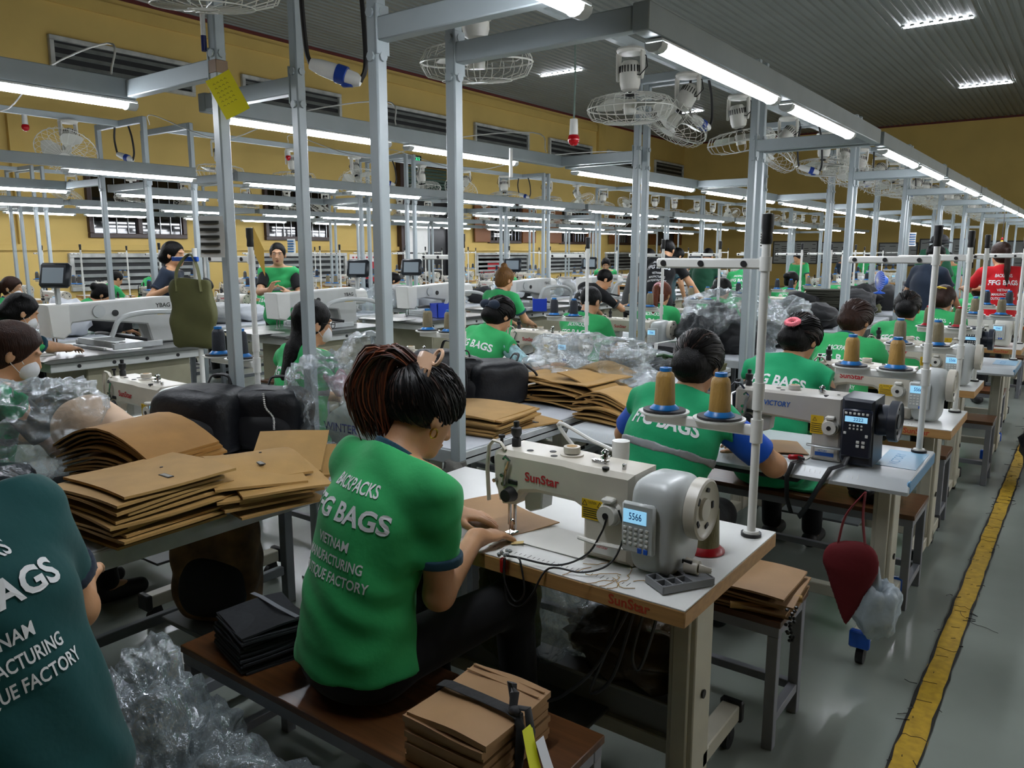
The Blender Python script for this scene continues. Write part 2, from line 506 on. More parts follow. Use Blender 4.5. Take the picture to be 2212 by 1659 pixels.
# louvred vents (upper row), wide louvres (lower row), shuttered windows, roller door
def louvre(name, y0, y1, z0, z1, rows):
    o = struct(MB().box((XW + .012, (y0 + y1) / 2, (z0 + z1) / 2), (.02, y1 - y0 - .02, z1 - z0 - .02)).build(name, m_dark, smooth=False))
    f = MB(); t = .09
    for zc in (z0 + t / 2, z1 - t / 2): f.box((XW + .05, (y0 + y1) / 2, zc), (.1, y1 - y0, t), .01)
    for yc in (y0 + t / 2, y1 - t / 2): f.box((XW + .05, yc, (z0 + z1) / 2), (.1, t, z1 - z0 - 2 * t), .01)
    f.build('louvre_frame', m_alu, o)
    s = MB(); dz = (z1 - z0 - 2 * t) / rows
    for i in range(rows):
        zc = z0 + t + dz * (i + .5)
        s.box((XW + .055, (y0 + y1) / 2, zc), (.008, y1 - y0 - 2 * t, dz * .5), 0, MX.Rotation(math.radians(-25), 3, 'Y'))
    s.build('louvre_slats', m_galv, o)
k = 0
for y0 in (-1.1, 3.25, 7.6, 11.95, 16.45, 20.78, 25.2, 29.6, 34.0):
    k += 1; louvre('window_%d' % k, y0, y0 + 3.1, 5.08, 5.8, 3)
for y0 in (7.6, 11.95, 20.8, 25.2, 29.6):
    k += 1; louvre('window_%d' % k, y0, y0 + 3.1, .78, 1.56, 4)
def shutter(name, y0, y1, z0, z1, ajar):
    o = struct(MB().box((XW + .015, (y0 + y1) / 2, (z0 + z1) / 2), (.02, y1 - y0 - .04, z1 - z0 - .04)).build(name, m_glassd, smooth=False))
    f = MB(); t = .1
    for zc in (z0 + t / 2, z1 - t / 2): f.box((XW + .05, (y0 + y1) / 2, zc), (.1, y1 - y0, t), .008)
    for yc in (y0 + t / 2, (y0 + y1) / 2, y1 - t / 2): f.box((XW + .05, yc, (z0 + z1) / 2), (.1, t, z1 - z0 - 2 * t), .008)
    f.build('window_frame', m_brown, o)
    g = MB()
    for i in range(9):
        yy = y0 + .12 + (y1 - y0 - .24) * i / 8
        g.cyl((XW + .045, yy, z0 + .1), (XW + .045, yy, z1 - .1), .009, n=5)
    g.build('window_bars', m_steel, o)
    if ajar:
        for yy, sg in ((y0, -1), (y1, 1)):
            g = MB().box((XW + .12, yy + sg * .42, (z0 + z1) / 2), (.05, .84, z1 - z0 - .06), .01)
            g.build('window_shutter', m_tan_board, o)
for y0, y1, aj in ((8.05, 10.25, 0), (12.4, 14.5, 0), (21.5, 23.4, 1), (26.0, 27.9, 1), (30.6, 32.4, 1), (34.4, 36.2, 1)):
    k += 1; shutter('window_%d' % k, y0, y1, 1.88, 3.3, aj)
o = struct(MB().box((XW + .02, 18.35, 1.9), (.04, 2.2, 3.8)).build('door_1', mat('night_doorway', '04060a', .3), smooth=False))
g = MB()
for i in range(9): g.box((XW + .09, 18.3, 3.28 + i * .1), (.03, 2.0, .085), .012)
g.build('roller_shutter', mat('green_shutter', '3d5248', .45, metal=.3), o)
g = MB()
for yy in (17.2, 19.5): g.box((XW + .1, yy, 2.1), (.2, .16, 4.2), .01)
g.box((XW + .1, 18.35, 4.22), (.2, 2.46, .12), .01)
g.build('door_frame', m_brown, o)
tag(MB().box((XW + .215, 17.75, 2.15), (.02, 1.0, 1.15)).box((XW + .215, 17.6, 1.15), (.02, .75, .75)).build('paper_sheet', m_white, smooth=False), 'white paper sheets hung beside the dark roller door opening', 'paper')
# exit sign
ex = thing('exit_sign', 'small green lit EXIT sign high on the yellow wall', 'sign', (XW + .06, 17.9, 4.33))
MB().box((0, 0, 0), (.1, .5, .27), .01).build('sign_box', m_black, ex)
t_ = MB(); put_text(t_, 'EXIT', (.056, 0, .03), (0, -1, 0), (0, 0, 1), .16); t_.box((.054, 0, -.08), (.004, .3, .05))
t_.build('sign_letters', mat('exit_green', '2fe08a', emit=2.2), ex)
# floor line
bl = MB(); N_ = 420; vs_ = []
rr = random.Random(3)
for i in range(N_ + 1):
    yy = -1 + 33 * i / N_
    vs_ += [(-.375 + rr.uniform(-.006, .006), yy, .003), (-.295 + rr.uniform(-.006, .006), yy, .003)]
bl.add(vs_, [(2 * i, 2 * i + 1, 2 * i + 3, 2 * i + 2) for i in range(N_)])
struct(bl.build('floor_marking', m_line, smooth=False))
be = MB()
for sx, q in ((-.375, -1), (-.295, 1)):
    o_ = len(be.v); vs2 = []
    for i in range(N_ + 1):
        yy = -1 + 33 * i / N_; a_ = sx + rr.uniform(-.003, .003); vs2 += [(a_ - q * rr.uniform(.001, .007), yy, .0042), (a_ + q * rr.uniform(.002, .007), yy, .0042)]
    be.add(vs2, [((2 * i, 2 * i + 1, 2 * i + 3, 2 * i + 2) if q > 0 else (2 * i + 1, 2 * i, 2 * i + 2, 2 * i + 3)) for i in range(N_)])
for i in range(90):
    yy = .8 + i * .12 + rr.uniform(-.05, .05); be.tube([(-.375 + .08 * k / 5, yy + rr.uniform(-.01, .01), .0035) for k in range(6)] if rr.random() < .3 else [(-.38 + rr.uniform(0, .05), yy, .0035), (-.36 + rr.uniform(0, .05), yy + .01, .0035)], .0012, 4)
struct(be.build('floor_marking', mat('line_dirt', '1b1a16', .7), smooth=False))
bt = MB(); rr = random.Random(5)
for i in range(130):   # dark ragged border tape crumbs along the line
    yy = .5 + rr.random() * 14; sx = rr.choice((-.382, -.29))
    pts = [(sx + rr.uniform(-.012, .012) + q * rr.uniform(-.02, .02), yy + rr.uniform(-.02, .02) * q, .006) for q in range(3)]
    bt.tube(pts, .0016, 4)
tag(bt.build('lint_debris', m_black), 'dark thread lint scattered along the yellow floor line', 'lint', kind='stuff')
bt = MB()
for i in range(46):
    cx, cy = rr.uniform(-.28, 2.6), rr.uniform(1.6, 9); a = rr.uniform(0, 6.28); L_ = rr.uniform(.03, .35) if i < 40 else .9
    q = [V((cx, cy, .003))]
    for s_ in range(10):
        a += rr.uniform(-.5, .5); q.append(q[-1] + V((math.cos(a), math.sin(a), 0)) * (L_ / 10))
    bt.tube(q, .0011, 4)
tag(bt.build('thread_litter', m_black), 'loose sewing threads strewn over the bare aisle floor', 'thread', kind='stuff')

# ---------------------------------------------------------------- LED lights
m_led = mat('led_diffuser', 'f2f7ff', .3, emit=LED_POWER)
m_house = mat('led_housing', 'd9dcdb', .35)
def led_proto():
    t = thing('led_light', 'x', 'light')
    L_ = 1.2
    MB().box((0, 0, -.006), (.062, L_, .012), .003).build('housing', m_house, t)
    prof = [(-.03, -.012), (-.027, -.026), (-.015, -.036), (0, -.039), (.015, -.036), (.027, -.026), (.03, -.012)]
    b = MB(); y0, y1 = -L_ / 2 + .03, L_ / 2 - .03; n = len(prof)
    b.add([(p[0], y, p[1]) for y in (y0, y1) for p in prof], [(i, i + 1, n + i + 1, n + i) for i in range(n - 1)] + [tuple(range(n)), tuple(range(2 * n - 1, n - 1, -1))])
    b.build('diffuser', m_led, t)
    for sy in (-1, 1):
        b = MB(); b.add([(p[0] * 1.1, sy * yy, p[1] * 1.1) for yy in (L_ / 2 - .045, L_ / 2) for p in prof], [(i, i + 1, n + i + 1, n + i) for i in range(n - 1)] + [tuple(range(n)), tuple(range(n, 2 * n))])
        b.build('end_cap', m_house, t)
    return t
# ---------------------------------------------------------------- posts and rails
def frame_unit(xc, y0, y1, ztop, label, hx=.44, armL=(1.19, 1.15), arms=(1, 1), lights=((), ())):
    """one frame: four posts, arms reaching out to two light rails, and a high middle rail for the fans"""
    t = thing('light_frame', label, 'frame', (xc, (y0 + y1) / 2, 0), 0, 'grey steel light frames')
    hy = (y1 - y0) / 2
    for sx in (-1, 1):
        for sy in (-1, 1):
            b = MB(); x = sx * (hx + .02)
            b.box((x, sy * hy, ztop / 2), (.05, .05, ztop), .006); b.box((x, sy * hy, .006), (.12, .12, .012))
            for z in (2.27, 2.41): b.cyl((x, sy * hy - .026, z - .02), (x, sy * hy - .034, z - .02), .017, n=8); b.cyl((x + .026, sy * hy, z - .02), (x + .034, sy * hy, z - .02), .017, n=8)
            b.build('post', m_post, t)
            if arms[0 if sx < 0 else 1]:
                b = MB(); xe = sx * (armL[0] if sx < 0 else armL[1])
                b.bar((x + sx * .025, sy * hy, 2.335), (xe, sy * hy, 2.335), .05, .075, b=.004)
                b.box((x + sx * .028, sy * hy, 2.335), (.008, .06, .16), .002)
                b.build('arm', m_post, t)
    for sx in (-1, 1):
        if arms[0 if sx < 0 else 1]:
            xe = sx * (armL[0] if sx < 0 else armL[1])
            MB().box((xe + sx * .03, 0, 2.335), (.06, y1 - y0 + .05, .09), .004).build('light_rail', m_post, t)
    for sy in (-1, 1):
        MB().box((0, sy * hy, ztop - .03), (2 * hx - .01, .05, .06), .004).build('cross_rail', m_post, t)
    MB().box((0, 0, ztop - .03), (.05, y1 - y0 - .05, .06), .004).build('fan_rail', m_post, t)
    return t
LEDP = led_proto(); LED_N = 0
def led(x, y, z, label, group='LED tubes on the light rails'):
    global LED_N
    LED_N += 1
    if LED_N == 1:
        LEDP.location = (x, y, z); LEDP['label'] = label; LEDP['group'] = group; return LEDP
    return dup(LEDP, (x, y, z), None, label, group)
XC1 = -2.5
U1 = [(-1.25, 1.98), (2.38, 5.63), (5.78, 8.4), (8.55, 11.1), (11.25, 13.85), (14.0, 16.6), (16.75, 19.4), (19.55, 22.2), (22.35, 25.0), (25.2, 28.0)]  # far units of these rows are added to light the back wall
U2 = [(1.1, 4.3), (4.8, 8.0), (8.15, 11.35), (11.5, 14.7), (14.85, 18.05), (18.2, 21.4), (21.6, 24.8), (25.0, 28.2), (28.4, 31.6)]
U3 = [(2.4, 5.6), (5.75, 8.95), (9.1, 12.3), (12.45, 15.65), (15.8, 19.0), (19.2, 22.4), (22.6, 25.8), (26.0, 29.2)]
ZT = 2.92
def row(units, xc, who, armL, skip=(0, 0)):
    cnt = [0, 0]
    for i, (a, c) in enumerate(units):
        frame_unit(xc, a, c, ZT, 'grey steel post frame with light rails, %s along the %s' % (ORD[i], who), armL=armL)
        for s, (sx, al) in enumerate(((-1, armL[0]), (1, armL[1]))):
            L_ = c - a; two = [a + .07 + .6, c - .07 - .6] if L_ < 2.8 else [a + .72, c + .05 - .62]
            if L_ >= 2.8 and i > 0: two = [a + .05 + .62, a + .05 + 1.36 + .62]
            for y in two:
                if y < skip[s]: continue
                led(xc + sx * (al + .03), y, 2.288, 'lit LED tube, %s on the %s light rail of the %s' % (ORD[cnt[s]], 'far-side' if s == 0 else 'near-side', who))
                cnt[s] += 1
row(U1, XC1, 'row by the aisle', (1.15, 1.23), (.5, .5))
row(U2, -8.2, 'middle row', (1.25, 1.22))
row([(a + .2, c + .2) for a, c in U1[1:10]], 4.3, 'row across the aisle', (1.2, 1.2))  # unseen row, added to brighten the ceiling and the floor
row(U3, -13.9, 'row by the left wall', (1.3, 1.3))
# lights under the roof sheets
for i, p in enumerate([(2026, 52), (2129, 186), (1213, 160), (1480, 245)]):
    q = atz(p[0], p[1], ZC - .05)
    o = led(q.x, q.y, ZC - .0, 'bare LED batten under the corrugated roof, %s' % ['nearest the top right of the picture', 'second at the right', 'seen behind the hanging red bulb', 'behind the fan cage'][i], 'LED battens under the roof')
    o.rotation_euler = (0, 0, PI / 2); o.scale = (1, 1.3, 1)
for i, (x, y) in enumerate([(3, 6), (5, 13), (4, 20), (1, 27), (4, 30), (3, 35)]):  # unseen battens added to lift the light on the ceiling
    o = led(x, y, ZC, 'LED batten under the corrugated roof', 'LED battens under the far roof'); o.rotation_euler = (0, 0, PI / 2)
# ---------------------------------------------------------------- fans
m_fan = mat('fan_ivory', 'd6d5cc', .35, var=.08)
m_cage = mat('fan_wire', 'd8d8d0', .35)
def fan(loc, tilt, tdir, label, proto=[None]):
    """ceiling orbit fan: U bracket under the rail, motor, wire cage, three blades"""
    key = (round(tilt, 2), round(tdir, 2))
    t = thing('orbit_fan', label, 'fan', loc, 0, 'white cage fans under the fan rails')
    b = MB()
    b.lathe([(.0, 0), (.085, 0), (.09, -.012), (.08, -.03), (0, -.034)], 20)
    for sx in (-1, 1):
        b.prism([(0, -.02), (.05, -.02), (.042, -.14), (.025, -.19), (.006, -.19), (0, -.1)], .018, (sx * .085 - .009, -.02, 0), (0, 1, 0), (0, 0, 1), .004)
    b.build('bracket', m_fan, t)
    R = MX.Rotation(tdir, 4, 'Z') @ MX.Rotation(tilt, 4, 'X')
    piv = V((0, 0, -.16))
    T = MX.Translation(piv) @ R
    b = MB(); b.x = T
    b.lathe([(0, .09), (.045, .085), (.062, .06), (.066, .02), (.066, -.05), (.056, -.085), (.03, -.1), (0, -.1)], 20)
    b.build('motor', m_fan, t)
    b = MB(); b.x = T
    for k in range(20):
        a = 2 * PI * k / 20
        b.box((math.cos(a) * .0655, math.sin(a) * .0655, .035), (.006, .006, .04))
    b.lathe([(.012, -.1), (.03, -.11), (.03, -.125), (.012, -.13)], 12)
    b.build('motor_vent', m_black, t)
    b = MB(); b.x = T; R0 = .27; zc = -.2
    for k in range(3):
        a0 = 2 * PI * k / 3
        def bf(u, v):
            r = .05 + u * .17; a = a0 + (v - .5) * (.75 + .55 * math.sin(u * PI)); return (math.cos(a) * r, math.sin(a) * r, zc + .02 + (v - .5) * .05)
        b.sheet(5, 4, bf, .004)
    b.cyl((0, 0, zc + .05), (0, 0, zc - .03), .045, .04, 16)
    b.build('blades', mat('fan_blade', 'c4c4ba', .35), t)
    b = MB(); b.x = T
    for k in range(26):
        a = 2 * PI * k / 26; c, s_ = math.cos(a), math.sin(a)
        pts = [(r * c, r * s_, z) for r, z in ((.06, zc + .085), (.16, zc + .08), (.245, zc + .06), (R0, zc + .015), (R0, zc - .015), (.245, zc - .06), (.15, zc - .085), (.05, zc - .09))]
        b.tube(pts, .0021, 4)
    for r, z, q in ((.06, zc + .085, .003), (.17, zc + .08, .0022), (R0 + .002, zc, .0045), (.17, zc - .083, .0022), (.05, zc - .09, .003)):
        b.tube([(math.cos(2 * PI * i / 40) * r, math.sin(2 * PI * i / 40) * r, z) for i in range(40)], q, 5, True)
    b.lathe([(0, zc - .092), (.05, zc - .09), (.05, zc - .082)], 16)
    b.build('cage', m_cage, t)
    MB().tube([(.05, .0, -.02), (.1, .02, -.05), (.12, .0, -.12), (.08, -.02, -.17), (.05, -.02, -.16)], .004, 5).build('fan_cord', m_black, t)
    return t
F0 = fan((XC1, 3.08, 2.86), .12, .5, 'white cage fan facing straight down above the nearest work table')
F1 = fan((XC1, 4.63, 2.86), .05, 0, 'white cage fan, level, right of the hanging red bulb')
F2 = fan((XC1, 5.5, 2.86), .55, 2.4, 'white cage fan tilted sideways left of the double post')
FP = [F0, F1, F2, None, None]
FP[3] = fan((XC1, 6.5, 2.86), .2, -.6, 'white cage fan just right of the double post by the aisle')
FP[4] = fan((XC1, 7.8, 2.86), .75, 2.2, 'white cage fan tipped up steeply beyond the double post')
fan((XC1, 1.62, 2.86), .15, .8, 'white cage fan partly cut off at the top edge of the picture')
kk = 0
for ri, (xc, units, who, y_from) in enumerate(((XC1, U1, 'row by the aisle', 8.2), (-8.2, U2, 'middle row', 0), (-13.9, U3, 'row by the left wall', 0))):
    c_ = 0
    for a, e in units:
        for q in (.2, .52, .84):
            y = a + (e - a) * q
            if y < y_from: continue
            kk += 1
            dup(FP[kk % 5], (xc, y, 2.86), random.uniform(0, 6.28), 'white cage fan hanging from the fan rail, %s along the %s' % (ORD[c_], who)); c_ += 1
# ---------------------------------------------------------------- sewing stations
m_cream = mat('machine_cream', 'cfc9bb', .32, var=.10, vscale=9)
m_grey = mat('machine_grey', 'bfc3c2', .3, var=.05)
m_lt = mat('machine_light', 'dcdad2', .35, var=.05)
m_navy = mat('machine_navy', '1a2230', .35)
m_blk = mat('black_rubber', '141416', .5)
m_top = mat('table_top', 'e6e6e2', .3, var=.07, vscale=4)
m_wood = mat('beech_edge', 'b98d58', .45, var=.18, vscale=6, stretch=(.6, 6, 14))
m_wood2 = mat('walnut_top', '5c3a20', .3, var=.42, vscale=5, stretch=(1.2, 14, 14))
m_frame = mat('grey_frame', '6f7478', .42, var=.1)
m_bframe = mat('bench_frame', '85878e', .42, var=.1)
m_leg = mat('cream_leg', 'c4bfad', .4, var=.1)
m_red_t = mat('red_print', 'b3202c', .5)
m_blue_t = mat('blue_print', '1f57a8', .5)
m_yelab = mat('yellow_label', 'd8b21c', .5)
m_blkt = mat('black_print', '26261f', .6)
m_lcd = mat('lcd_blue', '8fcbee', .4, emit=.75)
m_lcdt = mat('lcd_digits', '1d5f96', .5)
m_blue = mat('blue_plastic', '1553b8', .35)
m_blue2 = mat('blue_cone', '1b6fb5', .35)
m_tan_y = mat('yarn_tan', 'a5803f', .5, var=.22, vscale=40, bump=.3, bscale=220, stretch=(1, 1, .25))
m_olive_y = mat('yarn_olive', '6d6640', .5, var=.25, vscale=40, bump=.3, bscale=220, stretch=(1, 1, .25))
m_khaki_y = mat('yarn_khaki', '7c7155', .5, var=.3, vscale=45, bump=.3, bscale=220, stretch=(1, 1, .25))
m_navy_y = mat('yarn_navy', '141a26', .55, var=.3, vscale=40, bump=.3, bscale=220)
m_redp = mat('red_plastic', 'a81420', .3)
m_cord = mat('black_cord', '101012', .5)
def keys(b, o, ex, ez, nx, nz, w_, h_, gx, gz):
    for i in range(nx):
        for j in range(nz):
            c = V(o) + V(ex) * (gx * i) - V(ez) * (gz * j)
            b.box(c, (w_, .003, h_), .001)
def machine(kind, label, loc, group='sewing machines on the tables'):
    t = thing('sewing_machine', label, 'sewing machine', loc, 0, group)
    vic = kind == 'victory'
    mc = m_cream if not vic else mat('machine_warm_grey', 'b9b5ad', .33, var=.06)
    if kind == 'white': mc = m_lt
    # arm and column, one casting
    b = MB()
    if not vic:
        prof = [(-.03, .262), (.20, .262), (.255, .258), (.42, .258), (.42, .003), (.267, .003), (.267, .12), (.257, .14), (.235, .15), (.11, .152), (.06, .142), (.03, .1), (-.018, .095), (-.045, .15), (-.05, .23), (-.044, .252)]
        b.prism(prof, .15, (0, .135, 0), (1, 0, 0), (0, 0, 1), .014)
    else:
        prof = [(-.03, .268), (.40, .268), (.40, .003), (.285, .003), (.285, .142), (.27, .15), (.06, .162), (.03, .105), (-.02, .1), (-.04, .16), (-.04, .255)]
        b.prism(prof, .15, (0, .135, 0), (1, 0, 0), (0, 0, 1), .01)
    b.build('arm', mc, t)
    # face plate on the left, thread take-up cover
    b = MB(); b.prism([(-.012, .258), (.0, .25), (.0, .17), (-.02, .095), (-.035, .095), (-.05, .16), (-.055, .23)], .09, (-.012, .105, 0), (1, 0, 0), (0, 0, 1), .006)
    b.tube([(-.062, -.012, .1), (-.066, -.014, .2), (-.06, -.012, .268), (-.045, -.01, .286), (-.02, -.008, .282), (-.004, -.006, .262)], .008, 8, flat=.6)
    b.build('face_plate', m_navy if vic else mc, t)
    # chrome: presser bar, needle bar, foot, tension post, guides, top screws
    b = MB(); b.cyl((0, .01, .1), (0, .01, .03), .006, n=10); b.cyl((0, .01, .03), (0, .01, .004), .0016, n=6); b.build('needle_bar', m_chrome, t)
    b = MB(); b.cyl((.018, .012, .1), (.018, .012, .02), .005, n=10); b.box((.006, .01, .006), (.03, .035, .005), .002); b.box((.012, .012, .03), (.016, .014, .034), .003); b.build('presser_foot', m_chrome, t)
    MB().tube([(.002, -.025, .24), (.012, -.028, .25), (.025, -.026, .238), (.012, -.027, .205), (.006, -.026, .16)], .0045, 6).build('take_up_lever', m_chrome, t)
    for x, z in ((-.03, .17), (-.002, .19), (.002, .165)): MB().cyl((x, -.016, z), (x, -.03, z), .006, n=10).build('thread_guide', m_chrome, t)
    b = MB(); b.lathe([(.004, .255), (.004, .27), (.014, .274), (.014, .28), (.004, .284), (.012, .288), (.012, .293), (.003, .3)], 14, (.3, .05, 0)); b.box((.285, .05, .264), (.05, .018, .006), .002); b.build('top_tension', m_chrome, t)
    MB().cyl((.37, .03, .255), (.37, .03, .272), .006, n=10).build('top_screw', m_chrome, t)
    MB().cyl((.022, -.012, .135), (.022, -.044, .135), .024, .018, n=18).build('tension_dial', m_blk, t)
    MB().box((.03, -.016, .172), (.034, .006, .014), .002).build('thread_guide', m_blk, t)
    b = MB(); b.lathe([(.014, .255), (.014, .285), (.010, .29), (.016, .3), (.016, .318), (.008, .322), (.009, .338), (0, .34)], 14, (-.005, .05, 0)); b.build('pressure_screw', m_blk, t)
    b = MB(); b.lathe([(.005, .26), (.005, .285), (.010, .287), (.01, .295), (0, .297)], 12, (-.045, .03, 0)); b.build('small_knob', m_blk, t)
    b = MB()
    for x, y in ((.06, .03), (.12, .06), (.15, .02), (.33, .0)): b.cyl((x, y, .258), (x, y, .2635 if not vic else .2695), .01, n=12)
    b.build('screw_plugs', m_blk, t)
    b = MB(); b.lathe([(.034, .0), (.034, .006), (.0, .007)], 20, (.185, .06, .26)); b.lathe([(.024, .008), (.024, .026), (0, .027)], 18, (.185, .06, .262))
    b.build('bobbin_winder', mc, t)
    MB().lathe([(.016, .27), (.014, .288), (.016, .289)], 16, (.185, .06, 0)).build('bobbin', m_tan_y, t)
    # under-arm box
    b = MB(); b.prism([(.035, .14), (.105, .148), (.1, .09), (.06, .075), (.04, .08)], .06, (0, .09, 0), (1, 0, 0), (0, 0, 1), .004); b.build('under_arm_box', m_grey, t)
    # stitch length dial with lug, reverse lever
    b = MB(); b.cyl((.359, -.012, .145), (.359, -.03, .145), .036, .032, n=28); b.cyl((.359, -.03, .145), (.359, -.048, .145), .03, .027, n=28); b.box((.359, -.03, .184), (.034, .03, .014), .004)
    b.build('stitch_dial', m_lt if not vic else m_lt, t)
    MB().cyl((.359, -.047, .145), (.359, -.05, .145), .009, n=14).build('dial_centre', m_blk, t)
    b = MB(); b.tube([(.28, -.05, .07), (.34, -.055, .068), (.42, -.04, .066), (.43, -.01, .066)], .009, 8, flat=.6); b.build('reverse_lever', m_lt if not vic else m_steel, t)
    # motor
    mm = m_navy if vic else (m_grey if kind == 'sunstar' else m_lt)
    b = MB()
    if not vic:
        D = SDF([.40, -.08, -.01], [.62, .19, .29], .0042)
        D.ell((.486, .052, .131), (.066, .094, .127), k=.0, pw=5.5); D.cap((.50, .05, .182), (.535, .05, .182), .074, .072, k=.03, cut=[((.562, 0, 0), (1, 0, 0))])
        D.plane((.4215, 0, 0), (-1, 0, 0)); D.plane((0, 0, .006), (0, 0, -1)); link('motor_cover', D.mesh('motor_cover', mm, 2), t)
    else:
        b.prism([(.401, .275), (.52, .272), (.525, .01), (.42, .006), (.401, .03)], .19, (0, .15, 0), (1, 0, 0), (0, 0, 1), .01)
        b.lathe([(.062, 0), (.06, .05), (.05, .05)], 24, (.515, .05, .185), (1, 0, 0))
    if vic: b.build('motor_cover', mm, t)
    wx = .565 if not vic else .56
    b = MB(); b.lathe([(.07, 0), (.08, .004), (.08, .034), (.074, .038), (.066, .03), (.03, .026), (.028, .034), (.012, .036), (.0, .036)], 32, (wx, .05, .185), (1, 0, 0)); b.build('handwheel', m_navy if vic else m_cream, t)
    b = MB()
    for k in range(5):
        a = 2 * PI * k / 5
        b.box((wx + .03, .05 + math.cos(a) * .05, .185 + math.sin(a) * .05), (.004, .012, .02), .002, MX.Rotation(a, 3, 'X'))
    b.build('wheel_slots', m_blk, t)
    # control panel
    b = MB()
    if not vic:
        b.box((.46, -.052, .135), (.095, .016, .135), .006); pan = b.build('control_panel', m_grey, t)
        MB().box((.452, -.0605, .166), (.066, .002, .036), .0005).build('display', m_lcd, pan)
        b = MB(); put_text(b, '5566', (.454, -.0622, .166), (1, 0, 0), (0, 0, 1), .026, .036, .01); b.build('display_digits', m_lcdt, pan)
        b = MB(); keys(b, (.425, -.061, .134), (1, 0, 0), (0, 0, 1), 5, 4, .009, .007, .0155, .0135)
        b.build('keypad_buttons', m_white, pan)
        b = MB(); keys(b, (.468, -.0612, .078), (1, 0, 0), (0, 0, 1), 2, 1, .012, .014, .017, .01); b.build('blue_buttons', m_blue, pan)
    else:
        b.box((.465, -.052, .14), (.11, .018, .19), .006); pan = b.build('control_panel', mat('panel_navy', '10182a', .35), t)
        MB().box((.462, -.062, .196), (.082, .002, .022), .0005).build('display', m_lcd, pan)
        b = MB(); put_text(b, '2222', (.47, -.0635, .196), (1, 0, 0), (0, 0, 1), .018, .036, .01); b.build('display_digits', m_lcdt, pan)
        b = MB(); keys(b, (.424, -.062, .219), (1, 0, 0), (0, 0, 1), 6, 1, .009, .009, .0155, .01); keys(b, (.441, -.062, .172), (1, 0, 0), (0, 0, 1), 4, 2, .007, .007, .014, .013)
        keys(b, (.473, -.062, .108), (1, 0, 0), (0, 0, 1), 2, 2, .012, .011, .02, .016); keys(b, (.424, -.062, .14), (1, 0, 0), (0, 0, 1), 1, 1, .01, .01, .01, .01); keys(b, (.503, -.062, .134), (1, 0, 0), (0, 0, 1), 1, 1, .01, .012, .01, .01)
        b.build('keypad_buttons', m_white, pan)
    # labels and lettering
    fy = -.0168
    lx, lz, lw, lh = (.3, .142, .066, .056) if not vic else (.305, .148, .05, .075)
    lab = MB().box((lx, fy + .001, lz), (lw, .002, lh)).build('caution_label', m_yelab, t)
    b = MB()
    if not vic: put_text(b, 'CAUTION', (lx, fy - .0006, lz + lh * .36), (1, 0, 0), (0, 0, 1), .011, .026, .0)
    for q in (-1, 1) if not vic else (-.5,):
        c = (lx + q * lw * .36, lz + lh * .3)
        for p0, p1 in (((-.008, -.006), (.008, -.006)), ((.008, -.006), (0, .008)), ((0, .008), (-.008, -.006))): b.bar((c[0] + p0[0], fy - .0004, c[1] + p0[1]), (c[0] + p1[0], fy - .0004, c[1] + p1[1]), .0012, .0006, (0, -1, 0))
    for q in range(5): b.box((lx, fy - .0004, lz + lh * (.06 - .11 * q)), (lw * .86, .0006, .0022))
    b.build('label_print', m_blkt, lab)
    npl = MB().box((.341, fy + .001, .037), (.075, .002, .03)).build('name_plate', m_white, t)
    b = MB(); put_text(b, 'SunStar' if not vic else 'VICTORY', (.333, fy - .0004, .043), (1, 0, 0), (0, 0, 1), .012, .036, .01); b.build('plate_print', m_red_t if not vic else m_blue_t, npl)
    if vic: MB().box((.341, fy - .0001, .03), (.073, .002, .015)).build('plate_band', m_blue_t, npl)
    b = MB()
    if not vic:
        put_text(b, 'SunStar', (.132, fy - .0002, .196), (1, 0, -.012), (.0, 0, 1), .036, .118, .022); b.build('lettering', m_red_t, t)
    else:
        put_text(b, 'VICTORY', (.14, fy - .0002, .215), (1, 0, 0), (.12, 0, 1), .03, .11, .022); b.build('lettering', m_blue_t, t)
    MB().box((.03, .05, .0015), (.5, .17, .003), .001).build('bed_plate', m_lt, t)
    return t
